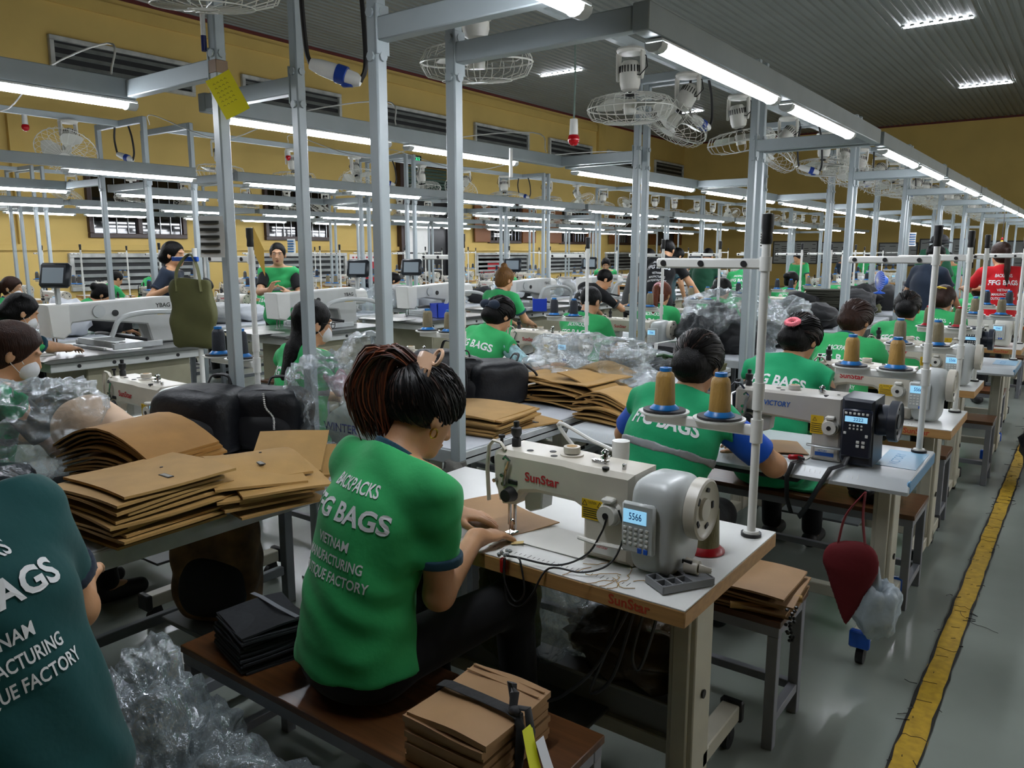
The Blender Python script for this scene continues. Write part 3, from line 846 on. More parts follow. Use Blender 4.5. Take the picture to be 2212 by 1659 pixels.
def table(kind, label, x0, x1, y0, y1, z=.76, castor=True):
    t = thing('sewing_table', label, 'table', ((x0 + x1) / 2, (y0 + y1) / 2, 0), 0, 'sewing tables')
    w_, d = x1 - x0, y1 - y0
    if kind == 'sunstar':
        MB().box((0, 0, z - .024), (w_, d, .044), .003).build('top_board', m_wood, t)
        MB().box((0, 0, z - .001), (w_ - .003, d - .003, .003)).build('top_laminate', m_top, t)
        b = MB(); put_text(b, 'SunStar', (w_ / 2 - .15, -d / 2 - .0006, z - .024), (1, 0, 0), (0, 0, 1), .036, .115, .022); b.build('edge_lettering', mat('edge_print', 'b5432c', .5), t)
    else:
        pr = [(-d / 2, z - .055), (-d / 2 - .004, z - .04), (-d / 2 + .03, z - .006), (-d / 2 + .045, z), (d / 2 - .02, z), (d / 2, z - .02), (d / 2, z - .05)]
        MB().prism(pr, w_, (-w_ / 2, 0, 0), (0, 1, 0), (0, 0, 1), .004).build('top_board', mat('table_top_grey', 'c3c8ca', .3, var=.06), t)
        MB().box((w_ / 2 - .004, 0, z - .028), (.012, d - .03, .048), .004).build('end_cap', mat('edge_blue', '5f92b8', .4), t)
        lb = MB().box((w_ / 2 - .085, .05, z + .0006), (.15, .3, .002)).build('blue_sticker', mat('sticker_blue', '8ab6d2', .4), t)
        b = MB(); put_text(b, 'VICTORY', (w_ / 2 - .1, .04, z + .002), (0, 1, 0), (-1, 0, 0), .05, .2, .01); b.build('sticker_print', mat('sticker_print', '4a8fc0', .5), lb)
    b = MB()
    for i in range(61):   # printed ruler along the front
        x = -w_ / 2 + .12 + (w_ - .3) * i / 60
        if kind == 'sunstar': b.box((x, -d / 2 + .055, z + .0008), (.0012, .012 if i % 5 else .022, .0006))
        else: b.bar((x, -d / 2 + .012, z - .0235), (x, -d / 2 + (.02 if i % 5 else .026), z - .0145 if i % 5 else z - .0085), .0016, .0012, (0, -1, 1))
    b.build('ruler_marks', m_blkt if kind == 'sunstar' else m_white, t)
    for sx in (-1, 1):
        b = MB(); x = sx * (w_ / 2 - .12)
        b.box((x, 0, z - .36), (.08, .12, .62), .004); b.box((x, -.012, z - .36), (.05, .12, .6), .004); b.box((x, 0, z - .055), (.06, d * .8, .02))
        b.box((x, 0, .115), (.06, d + .05, .055), .004); b.build('leg', m_leg, t)
        for s2 in (-1, 1): MB().box((x, s2 * (d / 2 + .03), .115), (.075, .03, .07), .006).build('foot_cap', m_blue if kind != 'sunstar' else m_blk, t)
        MB().cyl((x + .0425, 0, .36), (x + .046, 0, .36), .013, n=12).build('leg_knob', m_blk, t)
        MB().cyl((x, -.05, .5), (x, -.064, .5), .014, n=12).build('leg_knob', m_blk, t)
        if castor:
            for s2 in (-1, 1):
                b = MB(); yy = s2 * (d / 2 - .01)
                b.cyl((x - .014, yy, .036), (x + .014, yy, .036), .036, n=18); b.bar((x, yy + .012, .04), (x, yy, .09), .04, .03); b.build('castor', m_blk, t)
    MB().box((0, .05, .13), (w_ - .16, .05, .05), .004).build('cross_bar', m_leg, t)
    MB().box((.0, -.03, .165), (.42, .26, .012), .004).box((-.0, -.03, .15), (.03, .2, .03)).build('foot_pedal', m_frame, t)
    b = MB(); b.box((.08, .04, z - .095), (.44, .2, .1), .02); b.build('oil_pan', m_blk, t)
    return t
def bench(label, x0, x1, y0, y1, z=.45, rz=0.):
    t = thing('bench', label, 'bench', ((x0 + x1) / 2, (y0 + y1) / 2, 0), rz, 'wooden topped steel benches')
    w_, d = x1 - x0, y1 - y0
    MB().box((0, 0, z - .011), (w_, d, .022), .002).build('seat_board', m_wood2, t)
    b = MB(); q = .035
    for sy in (-1, 1): b.box((0, sy * (d / 2 - q / 2 - .004), z - .022 - q / 2), (w_ - .01, q, q), .002)
    for sx in (-1, 1): b.box((sx * (w_ / 2 - q / 2 - .006), 0, z - .022 - q / 2), (q, d - 2 * q - .01, q), .002)
    b.build('seat_frame', m_bframe, t)
    for sx in (-1, 1):
        for sy in (-1, 1): MB().box((sx * (w_ / 2 - q / 2 - .006), sy * (d / 2 - q / 2 - .004), (z - .057) / 2), (q, q, z - .057), .002).build('leg', m_bframe, t)
    b = MB()
    for sx in (-1, 1): b.box((sx * (w_ / 2 - q / 2 - .006), 0, .1), (.03, d - 2 * q - .01, .03), .002)
    b.box((0, d / 2 - q / 2 - .004, .1), (w_ - 2 * q - .012, .03, .03), .002)
    b.build('stretcher', m_bframe, t)
    return t
def stand(label, x, y, z=.76, side=-1, top=.94):
    """cone stand: pole through the table, eyelet bar on top, spool arm with two pads"""
    t = thing('thread_stand', label, 'thread stand', (x, y, z), 0, 'white thread stands')
    b = MB(); b.cyl((0, 0, 0), (0, 0, top), .0125, n=14); b.cyl((0, 0, .0), (0, 0, .012), .026, .022, n=18); b.cyl((0, 0, .38), (0, 0, .46), .0165, n=14); b.build('pole', m_white, t)
    MB().lathe([(.0135, top - .085), (.016, top - .08), (.0145, top - .055), (.017, top - .04), (.017, top - .002), (.0, top)], 16).build('pole_cap', m_blk, t); MB().cyl((0, 0, -.004), (0, 0, .006), .03, n=18).build('base_washer', m_blk, t)
    b = MB(); b.box((side * .165, 0, top - .14), (.34, .018, .03), .005); b.cyl((0, 0, top - .16), (0, 0, top - .12), .017, n=14)
    b.build('eyelet_bar', m_white, t)
    for q in (.06, .19, .31): MB().cyl((side * q, -.008, top - .14), (side * q, -.013, top - .14), .009, n=12).build('eyelet', m_blk, t)
    b = MB(); b.box((side * .18, 0, .317), (.36, .02, .032), .005); b.cyl((0, 0, .282), (0, 0, .352), .018, n=14); b.build('spool_arm', m_white, t)
    for q in (.115, .295):
        MB().lathe([(0, .332), (.07, .332), (.078, .337), (.078, .342), (.07, .3405), (0, .3405)], 28, (side * q, 0, 0)).build('spool_dish', m_white, t)
        MB().lathe([(0, .341), (.066, .341), (.066, .348), (0, .348)], 28, (side * q, 0, 0)).build('foam_pad', m_blk, t)
    return t
CONEP = {}
CONEMAT = dict(tan=(m_tan_y, m_blue2), khaki=(m_khaki_y, m_blue2), navy=(m_navy_y, m_blue2), olive=(m_olive_y, m_redp), grey=(mat('yarn_grey', '4a4844', .55, var=.2, vscale=40), m_blue2))
def cone(kind, x, y, z, label, s=1., group='thread cones'):
    if kind not in CONEP:
        t = thing('thread_cone', label, 'thread cone', (x, y, z), 0, group)
        ym, bm_ = CONEMAT[kind]
        MB().lathe([(.031, .014), (.0305, .03), (.0275, .118), (.024, .132), (.014, .142), (0, .142)], 24).build('yarn', ym, t)
        MB().lathe([(0, 0), (.043, 0), (.043, .003), (.032, .016), (.029, .02), (0, .02)], 24).build('cone_base', bm_, t)
        MB().lathe([(.014, .138), (.0175, .140), (.0175, .153), (.008, .154), (.006, .146), (0, .146)], 18).build('cone_tip', bm_, t)
        CONEP[kind] = t; t.scale = (s * 1.06, s * 1.06, s * .85)
        return t
    o = dup(CONEP[kind], (x, y, z), random.uniform(0, 3), label, group); o.scale = (s * 1.06, s * 1.06, s * .85); return o
# --- column by the aisle
STA = [  # x0, x1, y0, depth, kind, cones
    (-1.93, -.70, 1.632, .66, 'sunstar', 'tan'), (-1.98, -.475, 3.1, .58, 'victory', 'tan'), (-1.70, -.475, 4.14, .58, 'sunstar', 'khaki'),
    (-1.72, -.52, 5.43, .5, 'sunstar', 'olive'), (-1.68, -.40, 6.62, .66, 'victory', 'khaki'), (-1.7, -.45, 8.0, .6, 'white', 'navy'),
    (-1.7, -.48, 10.6, .6, 'sunstar', 'navy'), (-1.7, -.48, 11.9, .6, 'victory', 'tan'), (-1.7, -.48, 13.2, .6, 'sunstar', 'khaki'), (-1.7, -.48, 14.6, .6, 'sunstar', 'tan'), (-1.7, -.48, 16.0, .6, 'sunstar', 'navy')]
MPROTO = {}
def put_machine(kind, label, loc):
    if kind not in MPROTO:
        MPROTO[kind] = machine(kind, label, loc); return MPROTO[kind]
    return dup(MPROTO[kind], loc, None, label)
TPROTO = {}
KD = dict(sunstar='cream red lettered sewing machine', victory='navy motor sewing machine', white='white sewing machine')
def station(x0, x1, y0, d, kind, ck, where, mx=.59, my=.15, bench_d=.30, bx=(.0, .0), by=-.66, st=True, two=True, bz=.45):
    tk = 'victory' if kind == 'victory' else 'sunstar'
    key = (tk, round(x1 - x0, 2), round(d, 2)); lt = ('wood edged sewing table, ' if tk == 'sunstar' else 'pale grey rounded edge sewing table, ') + where
    if key in TPROTO: dup(TPROTO[key], ((x0 + x1) / 2, y0 + d / 2, 0), None, lt)
    else: TPROTO[key] = table(tk, lt, x0, x1, y0, y0 + d)
    put_machine(kind, KD[kind] + ', ' + where, (x0 + mx, y0 + my, .762))
    if st:
        sx_, sy_ = x1 - .022 - .03, y0 + d - .075
        if 'st' in TPROTO: dup(TPROTO['st'], (sx_, sy_, .765), None, 'white thread stand, ' + where)
        else: TPROTO['st'] = stand('white thread stand, ' + where, sx_, sy_, .765)
        for q, nm in ((.115, 'right'), (.295, 'left')):
            cone(ck if two or nm == 'left' else 'khaki', sx_ - q, sy_, .765 + .3485, '%s thread cone, %s pad, %s' % (ck, nm, where), 1.0)
    yb = y0 + by
    lb = 'dark wooden bench, ' + where
    xa, xb = x0 + bx[0], x1 + bx[1]; key = ('b', round(xb - xa, 2))
    if key in TPROTO: dup(TPROTO[key], ((xa + xb) / 2, yb + bench_d / 2, 0), None, lb)
    else: TPROTO[key] = bench(lb, xa, xb, yb, yb + bench_d, bz)
for i, s_ in enumerate(STA):
    where = ('%s station along the yellow line' % ORD[i])
    if i == 0: station(*s_, where, mx=.59, my=.155, by=-.492, bench_d=.37, bx=(-.14, -.14))
    elif i == 1: station(*s_, where, mx=.83, my=.125, by=-.76, bench_d=.30, bx=(.03, -.21))
    else: station(*s_, where, mx=.6 if i != 4 else .52, by=-.40 if i == 2 else -.5, bench_d=.28, bx=(-.06, -.06))
# --- inner column on the far side of the work tables
STB = [(-4.12, -3.02, 1.62, .62, 'sunstar', 'navy'), (-3.98, -3.02, 3.1, .62, 'sunstar', 'khaki'), (-4.05, -3.02, 4.55, .62, 'sunstar', 'navy'), (-4.0, -3.02, 5.85, .6, 'sunstar', 'khaki'),
       (-4.0, -3.02, 7.15, .6, 'victory', 'khaki'), (-4.0, -3.02, 8.5, .6, 'sunstar', 'navy'), (-4.0, -3.02, 9.9, .6, 'sunstar', 'navy'), (-4.0, -3.02, 11.3, .6, 'victory', 'khaki'), (-4.0, -3.02, 12.7, .6, 'sunstar', 'khaki'), (-4.0, -3.02, 14.1, .6, 'sunstar', 'navy')]
for i, s_ in enumerate(STB):
    where = '%s station of the inner column' % ORD[i]
    station(*s_, where, mx=.6 if i else .50, by=-.62, bench_d=.28)
# ---------------------------------------------------------------- people
def skin(n, c): return mat('skin_' + n, c, .5, var=.10, vscale=14, bump=.06, bscale=180)
SK = [skin('a', 'c0906a'), skin('b', 'b07f58'), skin('c', 'c99b78')]
def cloth(n, c, **k): return mat('cloth_' + n, c, k.pop('rough', .8), var=k.pop('var', .08), vscale=7, bump=k.pop('bump', .3), bscale=k.pop('bscale', 17), sheen=.1, spec=.25, **k)
c_green = cloth('green', '33a45e'); c_vest = cloth('vest_green', '1a9662'); c_teal = cloth('teal', '0a4444'); c_navy = cloth('navy', '1d2838'); c_trim = cloth('trim_navy', '24485a')
c_blk = cloth('black', '0e0f12'); c_pink = cloth('pink', 'd98fae'); c_red = cloth('red', 'c4161f'); c_blue = cloth('royal_blue', '1450b8'); c_dkgreen = cloth('dark_green', '20503a'); c_grey = cloth('grey', '4a4c4c')
c_floral = mat('cloth_floral', '9fc6cc', .8, var=.5, vscale=45); c_mask = cloth('mask', 'd9dbdc'); c_band = mat('reflective_tape', '85888a', .45, metal=.2)
m_print = mat('shirt_print', 'dcdfe0', .7)
def hairm(n, c, c2=None):
    k = 'hair_' + n
    if k in MATS: return MATS[k]
    m = mat(k, c, .42, var=.45, vscale=30, bump=.5, bscale=60, stretch=(4, 4, .4), spec=.14)
    return m
h_blk = hairm('black', '070606'); h_brn = hairm('brown', '2c1a12'); h_red = hairm('auburn', '5a2c17'); h_gry = hairm('dark_grey', '141516')
def rotm(ax, a): return MX.Rotation(a, 3, ax)
def ik(S, W, L1, L2, pole):
    d = W - S; D = min(d.length, (L1 + L2) * .995); d.normalize()
    a = (L1 * L1 - L2 * L2 + D * D) / (2 * D); hgt = math.sqrt(max(0, L1 * L1 - a * a))
    p = pole - d * pole.dot(d); p.normalize()
    return S + d * a + p * hgt, S + d * D
LINES_POLO = [('BACKPACKS', .092, .22, .046), ('FFG BAGS', .165, .325, .068), ('VIETNAM', .24, .14, .036), ('MANUFACTURING', .284, .24, .036), ('BOUTIQUE FACTORY', .326, .285, .036)]
LINES_VEST = [('FFG BAGS', .14, .33, .074)]
def person(label, P, rz=0., zs=.45, lean=.25, side=0., twist=0., head=(0, .35, 0), wl=None, wr=None, fl=None, fr=None, pole=(.55, -.35, -.75), h=.008, top='polo', cm=None, trim=None, sleeve=None,
           skinm=None, hair='bun', hm=None, text='polo', mask=False, face=False, standing=False, hipz=None, eoff=None, sc_=1., pants=None, girth=1., group=None, ponydir=(.02, -.1, -.3), kneez=None, acc=None, fist=(0, 0), cuff=True, feet=True, shoe=None, neck_len=.07, bulge=.0, hemz=None, knees=None):
    cm = cm or c_green; skinm = skinm or SK[0]; hm = hm or h_blk; pants = pants or c_blk; trim = trim or c_trim
    t = thing('person', label, 'person', (P[0], P[1], 0), rz, group)
    Ri = MX.Rotation(-rz, 3, 'Z')
    def loc(p): return Ri @ (V(p) - V((P[0], P[1], 0)))
    if standing: zs = hipz or .80 * sc_
    Hp = V((0, 0, zs + .09 * sc_))
    def sp(f): return rotm('Z', twist * f) @ rotm('Y', side * f) @ rotm('X', -lean * f)
    d1, d2, d3 = (sp(f) @ V((0, 0, 1)) for f in (.35, 1.0, 1.45))
    W = Hp + d1 * .15 * sc_; C = W + d2 * .2 * sc_; N = C + d3 * .18 * sc_
    B3 = sp(1.2); rt_, fw_, up_ = B3 @ V((1, 0, 0)), B3 @ V((0, 1, 0)), B3 @ V((0, 0, 1))
    hw = .165 * sc_ * (1 if girth < 1.15 else 1.06)
    S = {s: N - up_ * .045 * sc_ + rt_ * (s * hw) + fw_ * .015 for s in (-1, 1)}
    # head
    BH = rotm('Z', twist + head[0]) @ rotm('Y', head[2]) @ rotm('X', -(lean * .6 + head[1]))
    hr, hf, hu = BH @ V((1, 0, 0)), BH @ V((0, 1, 0)), BH @ V((0, 0, 1))
    nd = (d3 + hu * .6).normalized()
    HB = N + nd * neck_len * sc_ + hf * .015
    HC = HB + hu * .085 * sc_ + hf * .02
    RH = np.array([[hr.x, hf.x, hu.x], [hr.y, hf.y, hu.y], [hr.z, hf.z, hu.z]])
    def hp(x, y, z): return HC + (hr * x + hf * y + hu * z) * sc_
    # arms
    E, Wr, FD = {}, {}, {}
    for s, w_, fd in ((-1, wl, fl), (1, wr, fr)):
        if w_ is None: w_ = N + V((s * .14, .36, -.33)) if not standing else N + V((s * .26, .06, -.52)); 
        else: w_ = loc(w_)
        E[s], Wr[s] = ik(S[s], w_, .268 * sc_, .235 * sc_, V((s * pole[0], pole[1], pole[2])))
        if eoff and s == 1: E[s] = S[s] + V(eoff); Wr[s] = E[s] + (w_ - E[s]).normalized() * .235 * sc_
        FD[s] = ((Ri @ V(fd)) if fd is not None else (Wr[s] - E[s])).normalized()
    # legs
    K, A, HJ = {}, {}, {}
    for s in (-1, 1):
        HJ[s] = Hp + V((s * .085, .0, -.0))
        if standing: K[s] = HJ[s] + V((s * .01, .03, -.42 * sc_)); A[s] = V((s * .1, .0, .08))
        else:
            kz = (kneez if kneez else zs + .07)
            K[s] = V((s * .11, .40 * sc_, kz)) if not knees else loc(knees[(s + 1) // 2]); A[s] = V((K[s].x, K[s].y + .05, .08))
    lo = [min(p[i] for p in [Hp, N, HC, *E.values(), *Wr.values(), *K.values(), *A.values()]) - .30 for i in range(3)]
    hi = [max(p[i] for p in [Hp, N, HC, *E.values(), *Wr.values(), *K.values(), *A.values()]) + .30 for i in range(3)]
    lo[2] = -.02
    g = girth * sc_
    R3 = np.array([[rt_.x, fw_.x, up_.x], [rt_.y, fw_.y, up_.y], [rt_.z, fw_.z, up_.z]])
    def torso(D, off, loose=0.):
        D.ell(Hp + V((0, .01, 0)), (.165 * g + off + loose, .125 * g + off + loose, .115 + off), k=.05)
        D.ell(W - fw_ * .002, (.140 * g + off + loose, .108 * g + off + loose, .15 + off), R3, k=.08)
        D.ell(C + fw_ * (.0 - bulge), (.152 * g + off + loose * .5, .112 * g + off + loose * .4, .17 + off), R3, k=.08)
        D.cap(S[-1] * .86 + S[1] * .14, S[1] * .86 + S[-1] * .14, .058 * g + off, k=.05)
        D.cap(N - up_ * .06, N + nd * .0, .075 * g + off, .05 + off, k=.04)
        for q_ in (-1, 1): D.cap(N - up_ * .015, S[q_] * .75 + N * .25 + up_ * .004, .05 + off, .05 * g + off, k=.05)
        return D
    # ---- body
    D = SDF(lo, hi, h); torso(D, -.006)
    D.cap(N - nd * .04, HB + hu * .02, .052, .049, k=.025)
    D.ell(hp(0, -.012, .028), (.074 * sc_, .094 * sc_, .088 * sc_), RH, k=.02)
    D.ell(hp(0, .022, -.04), (.058 * sc_, .064 * sc_, .075 * sc_), RH, k=.03)
    D.ell(hp(0, .066, -.088), (.026, .022, .02), RH, k=.025)
    D.cap(hp(0, .082, .012), hp(0, .102, -.028), .009, .0135, k=.012)
    if h < .0095:
        D.ell(hp(0, .088, -.058), (.022, .009, .006), RH, k=.006); D.ell(hp(0, .086, -.068), (.019, .009, .0065), RH, k=.006)
        for s in (-1, 1):
            D.ell(hp(s * .03, .096, .012), (.016, .018, .011), RH, k=.012, mode='s'); D.cap(hp(s * .012, .088, .03), hp(s * .05, .076, .03), .007, k=.012)
            D.ell(hp(s * .011, .088, -.03), (.009, .009, .008), RH, k=.008)
    for s in (-1, 1):
        D.ell(hp(s * .078, -.012, -.012), (.012, .02, .032), RH, k=.008)
        if h < .0095: D.ell(hp(s * .089, -.006, -.008), (.006, .011, .018), RH, k=.004, mode='s')
        D.cap(S[s], E[s], .047 * g, .038 * g, k=.03); D.cap(E[s], Wr[s], .040 * g, .026, k=.02)
        # hand: palm, four fingers of unequal length, thumb leaving the side
        f = FD[s]; n = V((0, 0, -1)); n = (n - f * n.dot(f)).normalized(); sd = f.cross(n) * s  # sd points to the little-finger side... flipped below for thumb
        sd = f.cross(n); sd = sd if sd.dot(V((s, 0, 0))) > 0 else -sd   # outward
        w0 = Wr[s]; pal = w0 + f * .055
        D.cap(w0, w0 + f * .02, .026, .027, k=.015)
        D.ell(pal, (.041, .050, .0155), np.array([[sd.x, f.x, n.x], [sd.y, f.y, n.y], [sd.z, f.z, n.z]]), k=.015, pw=2.6 if False else 2)
        cl = fist[(s + 1) // 2]
        if h < .0125:
            for q, (o_, L_) in enumerate(((-.030, .064), (-.010, .074), (.011, .069), (.030, .052))):
                p0 = pal + f * .038 + sd * o_
                a1, a2, a3 = .2 + cl * 1.1 + .06 * q, .5 + cl * 1.3, .75 + cl * 1.2
                sp_ = sd * (o_ * 2.2)
                q1 = p0 + ((f + sp_) * math.cos(a1) + n * math.sin(a1)) * L_ * .45
                q2 = q1 + ((f + sp_) * math.cos(a2) + n * math.sin(a2)) * L_ * .32
                q3 = q2 + ((f + sp_) * math.cos(a3) + n * math.sin(a3)) * L_ * .25
                D.cap(p0, q1, .0095, .0085, k=.006); D.cap(q1, q2, .0085, .0078, k=.003); D.cap(q2, q3, .0078, .0062, k=.003)
            b0 = w0 + f * .025 - sd * .026 + n * .006; b1 = b0 + (f * .6 - sd * .75 + n * .25).normalized() * .04; b2 = b1 + (f * .9 - sd * .25 + n * .3).normalized() * .034
            D.cap(b0, b1, .0125, .0105, k=.012); D.cap(b1, b2, .0102, .008, k=.004)
        if feet:
            D.cap(HJ[s], K[s], .07 * g, .05, k=.03); D.cap(K[s], A[s], .045, .034, k=.03); D.cap(A[s], A[s] + V((0, .13, -.045)), .034, .028, k=.02)
    link('body', D.mesh('body', skinm), t)
    # ---- clothes
    fold = dict(amp=.0045 if h < .0072 else .003, f=34)
    D = SDF(lo, hi, h)
    torso(D, .012, .012)
    vest = top == 'vest'
    slen = .66 if not vest else .3
    sl = {}
    for s in (-1, 1):
        d = (E[s] - S[s]).normalized(); ce = S[s] + (E[s] - S[s]) * slen
        sl[s] = (ce, d)
        if not vest: D.cap(S[s], S[s] + (E[s] - S[s]) * .9, .062 * g, .056 * g, k=.045, cut=[(ce, d)])
    if vest:
        for s in (-1, 1):
            D.cap(S[s] + rt_ * s * .02, S[s] - up_ * .02 + rt_ * s * .05, .05, k=.02)
            q = S[s] + rt_ * (s * .055)
            D.plane(q, tuple(rt_ * s))
    hz = hemz if hemz is not None else (zs + .012 if not standing else Hp.z - .12)
    D.plane((0, 0, hz), (0, 0, -1))
    D.wob(fold['amp'], fold['f'], seed=P[0] * 3 + P[1])
    nk = N + nd * .02; D.plane(tuple(nk), tuple((nd + fw_ * (.12 if face else .3)).normalized()))
    D.cap(N - nd * .1, HB + hu * .05, .05, .052, k=.004, mode='s')
    nm = 'vest' if vest else 'shirt'
    me = D.mesh(nm, cm); shirt = link(nm, me, t)
    bvh = BVHTree.FromPolygons([v.co.copy() for v in me.vertices], [tuple(p.vertices) for p in me.polygons])
    if vest or sleeve:
        D = SDF(lo, hi, h)
        for s in (-1, 1):
            d = (E[s] - S[s]).normalized(); ce = S[s] + (E[s] - S[s]) * .74
            D.cap(S[s] - rt_ * s * .02, S[s] + (E[s] - S[s]) * .95, .058 * g, .057 * g, k=.02, cut=[(ce, d)])
        D.ell(C, (.150 * g, .112 * g, .16), R3, k=.03); D.cap(N - up_ * .05, N + nd * .01, .07, .054, k=.02)
        D.wob(.003, 40, seed=2)
        link('sleeves', D.mesh('sleeves', sleeve or c_blue), t)
    elif cuff:
        for s in (-1, 1):
            ce, d = sl[s]; D = SDF(lo, hi, h)
            D.cap(S[s], S[s] + (E[s] - S[s]) * .95, (.0675 * g), (.0625 * g), k=0, cut=[(ce + d * .004, d), (ce - d * .022, -d)])
            link('cuff', D.mesh('cuff', trim), t)
    if top == 'polo':
        D = SDF(lo, hi, h)
        D.cap(N - nd * .04, N + nd * .045, .078 * g, .064, k=0, cut=[(N + nd * .036 - hf * .0, (nd + hf * .25).normalized()), (N - nd * .012, -(nd + hf * .5).normalized())])
        D.cap(N - nd * .1, N + nd * .1, .052, .054, k=0, mode='s')
        link('collar', D.mesh('collar', trim), t)
    if vest and h < .013:
        D = SDF(lo, hi, h); c0 = C - d2 * .035
        torso(D, .0155, .0125); D.plane(tuple(c0 + up_ * .016), tuple(up_)); D.plane(tuple(c0 - up_ * .016), tuple(-up_))
        for s in (-1, 1): D.plane(S[s] + rt_ * (s * .03), tuple(rt_ * s))
        D.wob(fold['amp'], fold['f'], seed=P[0] * 3 + P[1])
        link('reflective_band', D.mesh('reflective_band', c_band), t)
    # ---- lettering wrapped over the back
    lines = {'polo': LINES_POLO, 'vest': LINES_VEST}.get(text, text)
    if lines:
        b = MB(); axis = [N + up_ * .02, C, W, Hp]
        Ls = [(axis[i + 1] - axis[i]).length for i in range(3)]
        for s_, dist, wd, size in lines:
            vs, fs = text_geo(s_, .03 if size > .05 else .018)
            xs = [p.x for p in vs]; sx = wd * sc_ / (max(xs) - min(xs)); out = []
            for p in vs:
                u, v = p.x * sx, dist * sc_ - p.y * size * sc_
                i = 0; r_ = v
                while i < 2 and r_ > Ls[i]: r_ -= Ls[i]; i += 1
                c = axis[i] + (axis[i + 1] - axis[i]) * (r_ / Ls[i])
                th = u / (.155 * g)
                dr = -fw_ * math.cos(th) + rt_ * math.sin(th)
                hit = bvh.ray_cast(c + dr * .5, -dr)
                out.append((hit[0] + dr * .0022) if hit[0] is not None else c + dr * .14)
            b.add(out, fs)
        me = b.mesh('print', m_print, False); link('back_lettering', me, shirt)
    if not standing or True:
        D = SDF(lo, hi, h)
        D.ell(Hp + V((0, .0, -.01)), (.172 * g, .128 * g, .105), k=.04)
        for s in (-1, 1):
            D.cap(HJ[s], K[s], .083 * g, .064, k=.03); D.cap(K[s], A[s] + V((0, 0, .03)), .06, .052, k=.03)
        if not standing: D.plane((0, 0, zs + .004), (0, 0, -1)) if K[1].z > zs + .3 else None
        if not standing:
            B_ = D.box((lo[0], lo[1], lo[2]), (hi[0], .2, zs + .003)); D.D[B_[0]] = np.maximum(D.D[B_[0]], .02)
        link('trousers', D.mesh('trousers', pants), t)
        if feet:
            for s in (-1, 1):
                D = SDF([A[s].x - .12, A[s].y - .15, -.02], [A[s].x + .12, A[s].y + .3, .22], max(h, .008))
                D.cap(A[s] + V((0, -.02, -.03)), A[s] + V((0, .15, -.045)), .045, .038, k=.02); D.plane((0, 0, .003), (0, 0, -1))
                link('shoe', D.mesh('shoe', shoe or m_blk), t)
    # ---- hair
    lo2 = [HC[i] - .22 for i in range(3)]; hi2 = [HC[i] + .24 for i in range(3)]
    if hair in ('pony', 'long'): lo2 = [lo2[0] - .05, lo2[1] - .1, lo2[2] - .3]
    D = SDF(lo2, hi2, h)
    cuts = [(hp(0, .058, .03), (hf * .88 - hu * .42).normalized()), (hp(0, -.03, -.075 if hair != 'short' else -.05), (-hu * .9 + hf * .45).normalized())]
    D.ell(hp(0, -.018, .030), ((.083 if hair in ('short', 'main') else .089) * sc_, (.103 if hair in ('short', 'main') else .112) * sc_, (.095 if hair in ('short', 'main') else .102) * sc_), RH, k=.0, cut=cuts)
    for s in (-1, 1): D.cap(hp(s * .07, -.0, .045), hp(s * .072, .0, -.0), .014, .008, k=.014)
    if hair not in ('short', 'main'): D.ell(hp(0, -.048, -.038), (.072, .06, .066), RH, k=.03)
    if hair == 'bun': D.ell(hp(0, -.128, .03), (.048, .042, .045), RH, k=.012)
    if hair == 'topbun': D.ell(hp(0, -.055, .135), (.036, .036, .034), RH, k=.014)
    if hair == 'lowbun': D.ell(hp(0, -.108, -.045), (.06, .045, .05), RH, k=.045)
    if hair == 'pony':
        q = [hp(0, -.1, .045), hp(0, -.14, .02)]
        q.append(q[-1] + V(ponydir) * .55); q.append(q[-2] + V(ponydir))
        D.cap(q[0], q[1], .026, .024, k=.015); D.cap(q[1], q[2], .027, .03, k=.01); D.cap(q[2], q[3], .03, .012, k=.01)
    if hair == 'long':
        D.cap(hp(0, -.06, -.02), N - fw_ * .075 - up_ * .02, .062, .05, k=.02, flat=(fw_, 1.5)); D.cap(N - fw_ * .08, N - fw_ * .12 - up_ * .14, .055, .03, k=.02, flat=(fw_, 2.))
    D.wob(.0016, 150, seed=1)
    hm_ = link('hair', D.mesh('hair', hm), t)
    if acc: 
        b = MB(); kind_, am, pos = acc
        if kind_ == 'scrunchie':
            c = hp(*pos)
            for i in range(16):
                a = 2 * PI * i / 16; b.ico(c + (hr * math.cos(a) + (hu * .7 + hf * .3) * math.sin(a)) * .028, (.017, .015, .014), 1)
        else:
            c = hp(*pos); b.tube([c - hr * .035, c - hf * .02, c + hr * .035, c + hf * .012 + hr * .05], .006, 8); b.ico(c, (.016, .016, .012), 1)
        b.build('hair_tie', am, t)
    if mask:
        D = SDF(lo2, hi2, h); D.ell(hp(0, .058, -.05), (.058, .056, .05), RH, k=.01, cut=[(hp(0, .02, -.05), tuple(-hf))])
        mk = link('face_mask', D.mesh('face_mask', c_mask if mask is True else mask), t)
        b = MB()
        for s in (-1, 1):
            b.tube([hp(s * .056, .045, -.03), hp(s * .08, .0, .012), hp(s * .083, -.028, -.005)], .0016, 5); b.tube([hp(s * .05, .045, -.07), hp(s * .078, .0, -.04), hp(s * .083, -.028, -.01)], .0016, 5)
        b.build('ear_loops', c_mask, mk)
